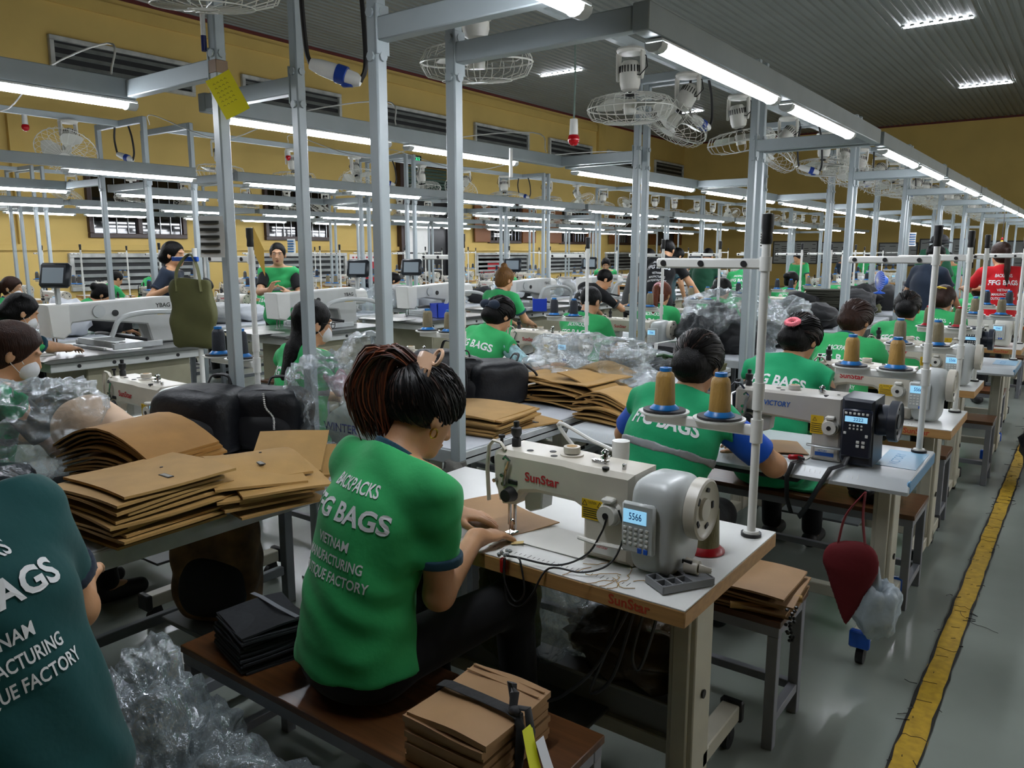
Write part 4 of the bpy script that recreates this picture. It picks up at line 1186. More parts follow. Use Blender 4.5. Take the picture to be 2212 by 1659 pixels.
    if face:
        b = MB()
        for s in (-1, 1): b.ico(hp(s * .03, .0845, .012), (.0095, .006, .006), 2)
        e = b.build('eyes', mat('eye_white', 'cfcac4', .2), t)
        b = MB()
        for s in (-1, 1): b.ico(hp(s * .03, .0885, .012), (.005, .004, .0052), 1)
        b.build('irises', m_blk, e)
        b = MB()
        for s in (-1, 1): b.tube([hp(s * .013, .092, .031), hp(s * .03, .091, .035), hp(s * .05, .079, .030)], [.0022, .003, .0015], 6)
        b.build('eyebrows', h_blk, t)
        if not mask:
            b = MB(); b.tube([hp(-.021, .086, -.062), hp(-.006, .095, -.0595), hp(.006, .095, -.0595), hp(.021, .086, -.062)], [.002, .0042, .0042, .002], 8); b.tube([hp(-.019, .086, -.064), hp(0, .094, -.069), hp(.019, .086, -.064)], [.002, .005, .002], 8)
            b.build('lips', mat('lips', '8e4a42', .4), t)
    t['_'] = 0; del t['_']
    return dict(t=t, hp=hp, hr=hr, hf=hf, hu=hu, N=N, nd=nd, up=up_, fw=fw_, rt=rt_, E=E, Wr=Wr, HC=HC, S=S, K=K, bvh=bvh)
def ad(x, y, d): return V((0, 0, H)) + ray(x, y) * d
MAIN = person('person in green polo sewing at the nearest table, auburn hair in a claw clip', (-1.48, 1.30), rz=-.02, lean=.24, side=.06, twist=-.04, head=(-.12, .42, .0), h=.0042,
    wl=(-1.515, 1.73, .815), wr=(-1.335, 1.625, .80), fl=(.75, .62, -.2), fr=(.1, .98, -.12), pole=(.12, -.4, -.9), hair='main', hm=h_blk, text='polo', zs=.452, skinm=SK[0], kneez=.55, knees=((-1.62, 1.72, .55), (-1.27, 1.72, .60)), hemz=.535)
TEAL = person('person in dark teal polo standing with their back turned, cut off at the picture edge', (-1.425, .46), rz=1.62, lean=.21, side=-.12, head=(.2, .3, 0), h=.0065, cm=c_teal, trim=c_navy, girth=1.2, sc_=.93, hair='short', text='polo', hipz=.585, wr=(-1.85, .8, .86), eoff=(.095, .05, -.235), wl=(-1.9, .35, .85), pole=(.55, -.3, -.9), pants=c_navy, standing=True)
A2 = person('person in green vest over royal blue shirt, floral clip in black hair', (-1.27, 2.62), lean=.30, side=.10, head=(.0, .30, 0), h=.006, top='vest', cm=c_vest, sleeve=c_blue, hair='lowbun', text='vest', wr=(-1.08, 3.06, .80), wl=(-1.40, 3.08, .80), pole=(1.0, -.25, -.45), girth=1.12, hemz=.47,
    acc=('clip', mat('floral_clip', '2f5d34', .5, var=.6, vscale=60), (-.09, -.115, -.02)))
A3 = person('person in green vest with a pink scrunchie in black hair', (-1.22, 3.80), lean=.30, side=.05, head=(-.25, .42, 0), h=.006, top='vest', cm=c_vest, sleeve=c_grey, hair='lowbun', text='vest', wr=(-1.06, 4.2, .80), wl=(-1.3, 4.22, .80), acc=('scrunchie', mat('scrunchie_pink', 'e0707c', .8, var=.3, vscale=50), (.015, -.155, .015)))
A4 = person('person in green polo with grey blue collar seated fourth along the aisle', (-1.22, 5.0), lean=.27, side=.03, head=(-.25, .35, 0), h=.007, hair='lowbun', hm=h_brn, girth=1.08, wr=(-1.05, 5.45, .80), wl=(-1.3, 5.5, .8))
A5 = person('person in green vest with reflective band over navy sleeves seated fifth along the aisle', (-1.1, 6.22), lean=.25, head=(.05, .3, 0), h=.008, top='vest', cm=c_green, sleeve=c_navy, hair='lowbun', text='vest', wr=(-.95, 6.7, .8), wl=(-1.2, 6.72, .8), girth=1.08)
A6 = person('masked person in green with brown hair in a yellow clip seated sixth along the aisle', (-1.07, 7.55), lean=.25, head=(-.3, .3, 0), h=.008, hm=h_brn, hair='lowbun', text='polo', mask=True, wr=(-.95, 8.05, .8), wl=(-1.2, 8.1, .8), acc=('clip', mat('clip_yellow', 'd8b636', .4), (.0, -.13, .06)))
A7 = person('person in green polo with brown hair bent low seated seventh along the aisle', (-1.05, 10.1), lean=.35, head=(-.1, .4, 0), h=.009, hm=h_brn, hair='lowbun')
h_str = mat('hair_strand_black', '070606', .42, spec=.2); h_str2 = mat('hair_strand_brown', '2c160d', .5)
def strands(F, gp, n=260, m=None, seed=1):
    """combed hair: fine strands from the hairline over the head to the point where it is tied"""
    hp = F['hp']; rr = random.Random(seed); gp = V(gp)
    def onh(v, rad):
        q = V((v.x / .090, (v.y + .018) / .113, (v.z - .030) / .103)); q = q / max(1e-6, q.length) * rad
        return V((q.x * .090, q.y * .113 - .018, q.z * .103 + .030))
    b = MB()
    for i in range(n):
        a = 2 * PI * i / n + rr.uniform(-.02, .02); ca = math.cos(a)
        st = onh(V((math.sin(a) * .085, ca * .1, -.055 + .10 * max(0, ca) ** .8 - .03 * max(0, -ca) + rr.uniform(-.008, .008))), 1.)
        ct = V((st.x * 1.1, -.02 - .03 * (1 - max(0, ca)), .03 + .10 * max(0, ca) + rr.uniform(-.02, .02))); pts = []; r0 = 1.005 + rr.uniform(0, .03)
        for k in range(9):
            u = k / 8; pts.append(hp(*onh(st * (1 - u) ** 2 + ct * (2 * u * (1 - u)) + gp * (u * u), r0 + .02 * math.sin(u * PI))))
        b.mi = 1 if rr.random() < .08 else 0
        b.tube(pts, [.0012, .0026, .0032, .0034, .0034, .0034, .0032, .003, .0024], 4)
    b.build('hair_strands', m or [h_str, h_str2], F['t'])
for i, F in enumerate((A2, A3, A4, A5)): strands(F, (0, -.12, -.03), 300 if i < 2 else 200, None if i != 2 else [h_str2, h_str], 5 + i)
B1 = person('masked person in green vest at the left edge behind the clear bag', (-3.62, 1.16), lean=.22, head=(-.35, .3, 0), h=.007, top='vest', cm=c_vest, sleeve=c_grey, hair='lowbun', hm=h_brn, mask=True, text='vest')
B2 = person('masked person in glasses and green vest with long black hair, between the grey posts', (-3.42, 2.66), lean=.10, head=(-.25, .15, 0), h=.006, top='vest', cm=c_green, sleeve=mat('cloth_stripe', 'b77f8a', .8, var=.4, vscale=60), hair='long', mask=True, text='vest')
b = MB()
for s in (-1, 1):
    c = B2['hp'](s * .034, .1, .008)
    b.tube([c + B2['hr'] * (math.cos(a) * .024) + B2['hu'] * (math.sin(a) * .017) for a in [2 * PI * i / 14 for i in range(14)]], .0022, 5, True)
    b.tube([B2['hp'](s * .058, .098, .012), B2['hp'](s * .08, .04, .012), B2['hp'](s * .082, -.02, .0)], .0024, 5)
b.build('glasses', m_blk, B2['t'])
B3 = person('person in green vest over floral sleeves with a dark blue hair bow', (-3.42, 4.12), lean=.32, side=.1, head=(-.2, .35, 0), h=.007, top='vest', cm=c_green, sleeve=c_floral, hair='lowbun', text='vest', wr=(-3.0, 4.55, .8), acc=('clip', c_navy, (0, -.13, .0)))
b = MB(); c = B3['hp'](0, -.13, .02)
for s in (-1, 1): b.ico(c + B3['hr'] * s * .045, (.05, .025, .035), 2)
b.build('hair_bow', c_navy, B3['t'])
strands(B3, (0, -.12, .0), 180)
B4 = person('person in green polo with short dark grey hair seen from behind at the inner column', (-3.35, 5.42), lean=.2, head=(-.1, .3, 0), h=.008, hair='short', hm=h_gry, girth=1.1)
B5 = person('person in green polo with auburn hair tied by a pink clip', (-3.35, 6.75), lean=.22, head=(0, .3, 0), h=.008, hair='pony', hm=h_red, acc=('scrunchie', mat('clip_pink', 'b9848c', .5), (0, -.12, .05)))
B6 = person('person in green polo with smooth black hair behind the clear bags', (-3.3, 8.1), lean=.22, head=(-.35, .3, 0), h=.009, hair='lowbun')
B7 = person('person in green polo with brown curly hair, ninth along the inner column', (-3.42, 9.5), lean=.25, h=.010, hair='long', hm=h_brn, girth=1.05)
B8 = person('person in green polo with black ponytail facing right, tenth along the inner column', (-3.42, 10.95), lean=.2, head=(-.4, .2, 0), h=.010, hair='bun')
# ---------------------------------------------------------------- hair of the main figure
hp = MAIN['hp']; hr, hf, hu = MAIN['hr'], MAIN['hf'], MAIN['hu']
h_aub = mat('hair_strand_auburn', '542815', .5); h_aub2 = mat('hair_strand_copper', '6a3519', .5)
rr = random.Random(11)
gp = V((-.012, -.095, .088))
def onhead(v, rad=1.):
    q = V((v.x / .085, (v.y + .014) / .106, (v.z - .030) / .098)); q = q / q.length * rad
    return V((q.x * .085, q.y * .106 - .014, q.z * .098 + .030))
starts = []
for i in range(420):
    a = 2 * PI * i / 420 + rr.uniform(-.02, .02)
    z = -.062 + .109 * max(0, math.cos(a)) ** .8 - .03 * max(0, -math.cos(a)) + rr.uniform(-.006, .008)
    starts.append(onhead(V((math.sin(a) * .085, math.cos(a) * .1, z))))
b = MB()
for st in starts:
    for rep in range(2):
        pts = []; rad = 1.0 + rr.uniform(.0, .06); dv = V((rr.uniform(-.012, .012), rr.uniform(-.012, .012), rr.uniform(-.01, .01)))
        for k in range(10):
            u = k / 9
            v = st.lerp(gp, u) + dv * math.sin(u * PI)
            v = onhead(v, rad + .05 * math.sin(u * PI) + .06 * u * u)
            pts.append(hp(*v))
        b.mi = 1 if rr.random() < .16 else 0
        b.tube(pts, [.0012, .0026, .003, .003, .003, .003, .003, .0028, .0026, .002], 4)
b.mi = 0
so = b.build('hair_strands', [h_str, h_str2], MAIN['t'])
b = MB(); g0 = hp(*gp)
side_ = V((.8, .6, 0)); away = V((-.45, -.35, 0))
for i in range(420):
    p = g0 + V((rr.uniform(-.02, .02), rr.uniform(-.02, .02), rr.uniform(-.006, .02)))
    sp = rr.uniform(-1, 1); L_ = rr.uniform(.75, 1.12); dq = rr.uniform(-.02, .02)
    q = [p, p + V((-.03, -.03, .035)) + side_ * (.012 * sp), p + V((-.062, -.05, .022 + dq)) + side_ * (.03 * sp), p + V((-.085, -.062, -.03 + dq)) + side_ * (.045 * sp), p + V((-.09, -.066, -.085 * L_)) + side_ * (.052 * sp), p + V((-.088, -.06, -.135 * L_)) + side_ * (.05 * sp), p + V((-.078, -.05, -.185 * L_)) + side_ * (.04 * sp + rr.uniform(-.01, .01))]
    b.mi = rr.choice((0, 0, 1, 2, 2))
    b.tube(catmull(q, 2), [.0026, .003, .003, .003, .003, .003, .003, .0028, .0026, .0024, .0022, .0016, .0008], 4)
b.build('ponytail', [h_aub, h_aub2, h_str2], MAIN['t'])
m_clip = mat('clip_beige', 'c9a487', .25)
b = MB(); c = V((.012, -.088, .112))
def cl(u, v):
    a = (u - .5) * 2.5; r = .04
    return hp(*(c + V((math.sin(a) * r + .012, -.012 - math.cos(a) * r * .6 + .02, (v - .5) * (.05 - .02 * abs(u - .5))))))
b.grid(12, 5, cl)
for k in range(7):
    a = (k / 6 - .5) * 2.3; base = c + V((math.sin(a) * .04 + .012, -math.cos(a) * .024 + .008, -.02))
    b.tube([hp(*base), hp(*(base + V((0, .004, -.018)))), hp(*(base + V((0, .014, -.028))))], [.004, .0034, .0015], 6)
b.tube([hp(*(c + V((.055 + math.cos(t) * .016, .0, .018 + math.sin(t) * .022)))) for t in [2 * PI * i / 14 for i in range(14)]], .005, 6, True)
o = b.build('hair_claw_clip', m_clip, MAIN['t'])
b = MB(); e0 = hp(.088, -.012, -.052)
b.tube([e0 + hf * (math.cos(t) * .011) + hu * (math.sin(t) * .013) for t in [2 * PI * i / 16 for i in range(16)]], .0024, 6, True); b.build('hoop_earring', mat('gold', 'd6a64a', .2, metal=1.), MAIN['t'])
wl_ = MAIN['Wr'][-1]
# ---------------------------------------------------------------- work tables with aluminium rails between the two columns
m_rail = mat('aluminium_rail', 'c6caca', .4, metal=.1, var=.15, vscale=12)
m_wtop = mat('work_table_white', 'ccd0d6', .38, var=.05)
def worktable(label, x0, x1, y0, y1):
    t = thing('work_table', label, 'table', ((x0 + x1) / 2, (y0 + y1) / 2, 0), 0, 'long white work tables')
    w_, d, z = x1 - x0, y1 - y0, .76
    MB().box((0, 0, z - .009), (w_ - .02, d - .02, .018), .002).build('table_board', m_wtop, t)
    b = MB()
    for sx in (-1, 1):
        b.box((sx * (w_ / 2 - .012), 0, z - .035), (.024, d, .06), .003); b.box((sx * (w_ / 2 - .02), 0, z - .035), (.04, d, .012), .003)
    for sy in (-1, 1): b.box((0, sy * (d / 2 - .012), z - .035), (w_ - .05, .024, .06), .003)
    b.build('edge_rail', m_rail, t)
    n = max(2, int(d / 1.4) + 1)
    for i in range(n):
        for sx in (-1, 1): MB().box((sx * (w_ / 2 - .06), -d / 2 + .12 + (d - .24) * i / (n - 1), (z - .06) / 2), (.045, .045, z - .06), .003).build('leg', m_frame, t)
    b = MB()
    for sx in (-1, 1): b.box((sx * (w_ / 2 - .06), 0, .16), (.03, d - .3, .04), .003)
    b.build('lower_rail', m_frame, t)
    return t
worktable('long white work table piled with tan panels, nearest the camera', -2.92, -2.2, .35, 2.24)
worktable('long white work table with black backpacks and tan panels, second along the frames', -2.92, -2.085, 2.46, 5.52)
worktable('long work table under wrapped black bags, third along the frames', -2.92, -2.085, 5.9, 8.3)
worktable('long work table heaped with dark garments, fourth along the frames', -2.92, -2.085, 8.65, 11.0)
worktable('long work table beyond the blue fan, fifth along the frames', -2.92, -2.085, 11.35, 16.4)
# ---------------------------------------------------------------- tan bag panels in piles
m_tan = mat('canvas_tan', 'b08a50', .72, var=.12, vscale=10, bump=.1, bscale=300)
m_tan2 = mat('canvas_tan_warm', 'a17538', .7, var=.15, vscale=10, bump=.1, bscale=300)
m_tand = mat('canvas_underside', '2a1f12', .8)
m_kraft = mat('canvas_kraft', 'a37f58', .62, var=.10, vscale=8, bump=.05, bscale=300)
m_fblk = mat('fabric_black', '16171a', .72, var=.2, vscale=18, bump=.2, bscale=40, sheen=.2)
m_lab = mat('woven_label', '8f8c84', .6)
def pile(n, c, w_, d, z0, dz, what, rz=0., jit=.02, th=.007, fn=None, ms=None, group='tan panels in piles', seed=1, drop=.0, logo=True, nu=8, nv=6):
    rr = random.Random(seed); ms = ms or [m_tan, m_tand]
    for i in range(n):
        t = i / max(1, n - 1); dx, dy = rr.uniform(-jit, jit), rr.uniform(-jit, jit); a = rz + rr.uniform(-jit, jit) * 2.2
        ph, am = rr.uniform(0, 6), rr.uniform(.0, .006); f_ = rr.uniform(.7, 1.3)
        def sf(u, v):
            x, y = (u - .5) * w_, (v - .5) * d
            z = am * (math.sin(u * 5 * f_ + ph) + math.sin(v * 4 + ph * 2)) * (.3 + .7 * t)
            z -= drop * t * (abs(u - .5) * 2) ** 2.2 * (.6 + .4 * math.sin(ph))
            if fn: z += fn(u, v, t)
            return (x, y, z)
        m = MB(); m.sheet(nu, nv, sf, th); K = nu * nv
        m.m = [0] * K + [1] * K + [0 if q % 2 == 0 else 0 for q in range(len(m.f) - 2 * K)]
        lbl = '%s panel %s' % (what[0], 'lying on top of ' + what[1] if i == n - 1 else ('%s from the top in %s' % (ORD[n - 1 - i] if n - 1 - i else 'top', what[1])))
        o = m.build('canvas_sheet', ms, None, True, (c[0] + dx, c[1] + dy, z0 + th + dz * i), 60)
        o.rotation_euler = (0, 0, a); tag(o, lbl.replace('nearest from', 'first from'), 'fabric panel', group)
        if i == n - 1 and logo:
            g = MB(); p = V(sf(.74, .5)); g.box(p + V((0, 0, .0015)), (.045, .014, .002)); lg = g.build('woven_label', m_lab, o)
            g = MB(); g.box(p + V((0, 0, .0008)), (.053, .02, .002)); g.build('label_border', m_blk, o)
            g = MB(); p = V(sf(.46, .62)); g.lathe([(0, .002), (.005, .002), (.005, .0)], 10, p); g.build('snap_button', m_blk, o)
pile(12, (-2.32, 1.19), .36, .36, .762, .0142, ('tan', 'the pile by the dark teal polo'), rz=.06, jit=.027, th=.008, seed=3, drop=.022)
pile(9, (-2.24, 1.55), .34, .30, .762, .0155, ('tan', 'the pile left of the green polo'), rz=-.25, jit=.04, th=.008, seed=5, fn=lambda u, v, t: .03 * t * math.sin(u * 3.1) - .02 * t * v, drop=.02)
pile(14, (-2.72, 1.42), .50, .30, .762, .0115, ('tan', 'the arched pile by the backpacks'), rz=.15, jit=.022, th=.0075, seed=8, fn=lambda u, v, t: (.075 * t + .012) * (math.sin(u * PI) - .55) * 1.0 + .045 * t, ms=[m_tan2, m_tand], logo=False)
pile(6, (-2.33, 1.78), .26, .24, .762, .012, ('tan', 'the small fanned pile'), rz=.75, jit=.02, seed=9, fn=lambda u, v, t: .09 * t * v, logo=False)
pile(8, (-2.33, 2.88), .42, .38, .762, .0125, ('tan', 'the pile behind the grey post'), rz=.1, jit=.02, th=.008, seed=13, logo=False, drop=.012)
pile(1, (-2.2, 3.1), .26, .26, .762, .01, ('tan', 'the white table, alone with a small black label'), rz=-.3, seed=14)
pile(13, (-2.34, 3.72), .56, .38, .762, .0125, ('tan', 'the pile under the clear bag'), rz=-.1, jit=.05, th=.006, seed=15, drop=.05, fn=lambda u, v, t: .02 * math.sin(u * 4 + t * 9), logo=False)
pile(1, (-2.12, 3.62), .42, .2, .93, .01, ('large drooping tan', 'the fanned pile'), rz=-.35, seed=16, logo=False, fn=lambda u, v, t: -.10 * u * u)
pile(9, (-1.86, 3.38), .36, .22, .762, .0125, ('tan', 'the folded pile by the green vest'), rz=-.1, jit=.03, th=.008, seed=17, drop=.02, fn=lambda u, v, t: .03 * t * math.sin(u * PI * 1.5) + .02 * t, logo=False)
# tied stack of kraft panels on the nearest bench
pile(8, (-1.05, 1.285), .225, .255, .4515, .0155, ('light brown', 'the ribbon-tied stack'), rz=.02, jit=.004, th=.0148, seed=21, ms=[m_kraft, m_kraft], logo=False, group='light brown panels tied on the bench')
zt = .4515 + 8 * .0155 + .004
b = MB()
for y_ in (1.40, 1.375): b.box((-1.05, y_ - .0, zt - .002), (.215, .006, .0035), .001)
tag(b.build('raised_seam', m_kraft, None), 'raised seam along the top brown panel of the tied stack', 'seam')
rib = thing('ribbon', 'black fabric ribbon tied round the light brown stack', 'ribbon', (-1.05, 1.285, .452))
b = MB()
def rb(pts, w_, up=(0, 1, 0)):
    up = V(up)
    vs = []
    for p in pts: vs += [V(p) - up * w_ / 2, V(p) + up * w_ / 2]
    n = len(pts); vs += [v + V((.0006, .0003, .0016)) for v in vs]
    fs = []
    for i in range(n - 1):
        a = 2 * i
        fs += [(a, a + 1, a + 3, a + 2), (a + 2 * n, a + 2 + 2 * n, a + 3 + 2 * n, a + 1 + 2 * n), (a, a + 2, a + 2 + 2 * n, a + 2 * n), (a + 1, a + 1 + 2 * n, a + 3 + 2 * n, a + 3)]
    return vs, fs
zz = zt - .452 + .003
b.add(*rb([(-.118, .0, 0), (-.122, .0, .06), (-.117, .0, zz - .004), (-.09, .0, zz + .002), (0, .0, zz + .003), (.09, .0, zz + .002), (.117, .0, zz - .004), (.121, .0, .06), (.118, 0, 0)], .03))
b.build('ribbon_loop', m_fblk, rib)
for k, (px, q) in enumerate((((.1, 0, 0), [(.1, 0, zz + .006), (.09, .02, zz + .035), (.075, .03, zz + .05), (.09, .015, zz + .02)]), (0, [(.105, 0, zz + .006), (.128, -.01, zz - .02), (.134, -.02, .06), (.138, -.03, .012)]), (0, [(.1, .005, zz + .01), (.13, .015, zz + .012), (.15, .0, zz - .03), (.152, -.01, .04)]))):
    MB().tube(q, [.009, .011, .012, .008], 8, flat=.5).build('ribbon_end', m_fblk, rib)
MB().ico((.104, 0, zz + .006), (.016, .014, .011), 2).build('ribbon_knot', m_fblk, rib)
tg = thing('paper_tag', 'bright yellow note tag tucked under the ribbon knot', 'tag', (-.91, 1.275, .452))
b = MB(); b.sheet(6, 2, lambda u, v: (.006 + .055 * u + .02 * u * u, (v - .5) * .036 - u * .045, .115 - .115 * u ** 1.15 + .004), .0008); b.build('note', mat('paper_yellow', 'd9dc1e', .6), tg)
b = MB(); b.sheet(6, 2, lambda u, v: (.03 + .055 * u + .015 * u * u, (v - .5) * .03 - u * .03 + .014, .09 - .088 * u ** 1.1 + .002), .0008); b.build('white_note', mat('paper_white', 'd9dbe0', .6), tg)
# black felt squares on the left of the bench
pile(16, (-1.845, 1.27), .21, .20, .4515, .0068, ('black felt', 'the stack beside the green polo'), rz=-.25, jit=.006, th=.006, seed=23, ms=[mat('felt_top', '2b2d31', .85, var=.2, vscale=60), m_fblk], logo=False, group='black felt squares on the bench')
b = MB(); b.add(*rb([(-.16, .05, 0), (-.11, .05, .004), (0, .045, .006), (.09, .05, .004)], .014)); o = b.build('elastic_band', mat('strap_grey', '83868c', .6), None, True, (-1.83, 1.27, .5655)); o.rotation_euler = (0, 0, -.1)
tag(o, 'grey elastic strap across the black felt stack', 'strap')
# panels on the second bench with a chain
pile(5, (-.88, 2.49), .40, .29, .4515, .015, ('tan', 'the stack on the second bench'), rz=.05, jit=.02, th=.007, seed=27, ms=[m_kraft, m_tand], logo=False, drop=.012)
for i, (dy, L_) in enumerate(((-.13, .2), (-.16, .1))):
    b = MB(); b.tube([(-.80 - L_ * .5, 2.50 + dy, .467 + .022 * (1 - i)), (-.70 + .04 * (1 - i), 2.52 + dy + .08 - i * .03, .466 + .022 * (1 - i))], .012, 10); tag(b.build('fabric_roll', m_tan), ['longer', 'shorter'][i] + ' rolled tan strip at the bench corner', 'fabric roll', 'rolled tan strips')
b = MB(); rr = random.Random(2)
for i in range(22): b.ico((-.66 + rr.uniform(-.012, .012), 2.36 + rr.uniform(-.012, .012), .5 - .0055 * i + .0), (.007, .007, .006), 1)
tag(b.build('bead_chain', m_black), 'black bead chain hanging off the corner of the second bench', 'chain')
# ---------------------------------------------------------------- things on and around the nearest table
o = MB().sheet(8, 6, lambda u, v: ((u - .5) * .30 + v * .02, (v - .5) * .22, .004 * math.sin(u * 4 + v * 3) + .004 + (.02 * (1 - u) ** 3)), .003).build('canvas_sheet', [m_kraft, m_kraft], None, True, (-1.45, 1.88, .7665)); o.rotation_euler = (0, 0, -.25)
tag(o, 'brown panel being sewn under the nearest needle', 'fabric panel')
o = MB().sheet(3, 3, lambda u, v: ((u - .5) * .035, (v - .5) * .02, .002 + .004 * u), .0012).build('fabric_scrap', mat('scrap_yellow', 'd3bb7d', .7), None, True, (-1.27, 1.74, .7635)); o.rotation_euler = (0, 0, .5); tag(o, 'small pale yellow fabric scrap beside the nearest needle', 'scrap')
cone('olive', -.815, 2.02, .7625, 'olive thread cone with red ends standing on the nearest table', 1.22)
tr = thing('parts_tray', 'grey moulded tray on the front corner of the nearest table', 'tray', (-.775, 1.765, .7625), 1.02)
b = MB(); b.box((0, 0, .003), (.155, .085, .006), .002)
for xx in (-.075, -.045, -.015, .015, .075): b.box((xx, 0, .012), (.005, .082, .018), .001)
for yy in (-.04, 0, .04): b.box((-.03 if yy == 0 else 0, yy, .012), (.095 if yy == 0 else .15, .005, .018), .001)
b.box((.045, 0, .017), (.055, .08, .006), .001); b.build('tray_body', mat('tray_grey', '7b7d80', .4), tr)
sc2 = thing('bobbin_case', 'cream plastic bobbin winder part lying on the grey tray', 'machine part', (-.755, 1.80, .786)); MB().cyl((-.02, 0, .016), (.015, .0, .016), .02, .018, 20).cyl((.015, 0, .015), (.045, .01, .012), .012, .007, 14).build('case_body', m_cream, sc2); MB().box((-.012, -.012, .03), (.026, .006, .01)).build('slot', m_blk, sc2)
cl = thing('cable_clip', 'red crystal clip holding black cords on the front edge of the nearest table', 'clip', (-1.232, 1.632, .765))
MB().box((0, -.012, -.018), (.02, .016, .045), .006).build('clip_body', mat('clip_red', 'a8101c', .15), cl)
b = MB(); rr = random.Random(4)
for i in range(12): b.ico((rr.uniform(-.014, .014), rr.uniform(-.02, .01), .008 + rr.uniform(0, .016)), .006, 1)
b.build('crystals', mat('crystal', 'e8eef2', .05, trans=.6), cl)
for i, pts in enumerate(([(-1.225, 1.625, .775), (-1.19, 1.63, .777), (-1.08, 1.66, .772), (-1.02, 1.71, .80), (-.99, 1.735, .86), (-.975, 1.735, .902)], [(-1.225, 1.62, .77), (-1.215, 1.605, .71), (-1.2, 1.60, .66), (-1.16, 1.60, .655), (-1.12, 1.60, .70), (-1.09, 1.635, .769), (-1.0, 1.66, .772), (-.94, 1.70, .80), (-.925, 1.74, .87), (-.945, 1.745, .93)], [(-1.225, 1.615, .77), (-1.21, 1.6, .71), (-1.175, 1.6, .665), (-1.145, 1.6, .70), (-1.165, 1.61, .775), (-1.19, 1.63, .777)])):
    tag(MB().tube(catmull(pts, 6), .0028, 6).build('cord', m_cord), ['straight', 'looped', 'short coiled'][i] + ' black cord hanging from the red clip on the nearest table', 'cord', 'black cords at the red clip')
b = MB(); rr = random.Random(6)
for i in range(9):
    p = V((-.98 + rr.uniform(-.09, .13), 1.70 + rr.uniform(-.02, .03), .7635)); a = rr.uniform(0, 6); q = [p]
    for k in range(7): a += rr.uniform(-.9, .9); q.append(q[-1] + V((math.cos(a), math.sin(a), 0)) * .014)
    b.tube(q, .0011, 4)
tag(b.build('thread_ends', m_tan_y), 'tan thread ends scattered before the nearest machine', 'thread', kind='stuff')
# on the second table: red clip with two black straps, panel under the needle
o = MB().sheet(6, 5, lambda u, v: ((u - .5) * .2, (v - .5) * .22, .005 + .006 * math.sin(u * 3)), .003).build('canvas_sheet', [m_kraft, m_kraft], None, True, (-1.02, 3.30, .7665)); o.rotation_euler = (0, 0, .5); tag(o, 'brown panel on the second table by the blue sleeve', 'fabric panel')
cl = thing('cable_clip', 'red clip with black straps on the front of the second table', 'clip', (-.905, 3.155, .762)); MB().box((0, 0, .014), (.06, .016, .022), .006, .5).build('clip_body', m_redp, cl); MB().box((.02, -.006, .016), (.05, .008, .012), .002, -.6).build('clip_spring', m_blk, cl)
for i, pts in enumerate(([(-.88, 3.145, .768), (-.90, 3.10, .765), (-.915, 3.085, .71), (-.91, 3.085, .62), (-.89, 3.09, .56)], [(-.70, 3.2, .85), (-.72, 3.15, .775), (-.755, 3.10, .765), (-.79, 3.085, .69), (-.83, 3.085, .60), (-.86, 3.09, .55)])):
    tag(MB().tube(pts, .013, 8, flat=.25).build('strap', m_cord), ['shorter black strap hanging from the red clip of the second table', 'longer black strap slung from the navy machine over the table edge'][i], 'strap')

lp = thing('gooseneck_lamp', 'small white lamp on a bent arm behind the nearest machine', 'lamp', (-1.15, 1.99, .765))
MB().tube(catmull([(0, .03, 0), (-.02, .03, .14), (-.16, .02, .30), (-.02, .0, .27), (.06, 0, .25)], 6), .006, 8).build('lamp_arm', m_white, lp)
MB().lathe([(0, .0), (.024, .0), (.026, .03), (.026, .07), (.0, .072)], 20, (.075, 0, .215)).build('lamp_head', m_white, lp); MB().cyl((0, .03, -.003), (0, .03, .012), .022, n=16).build('lamp_base', m_white, lp)
tag(MB().sheet(4, 2, lambda u, v: ((u - .5) * .13, (v - .5) * .035, .002 + .003 * u), .001).build('black_strip', m_blk, None, True, (-.80, 1.86, .763)), 'black strip lying by the foot of the nearest machine motor', 'strip')
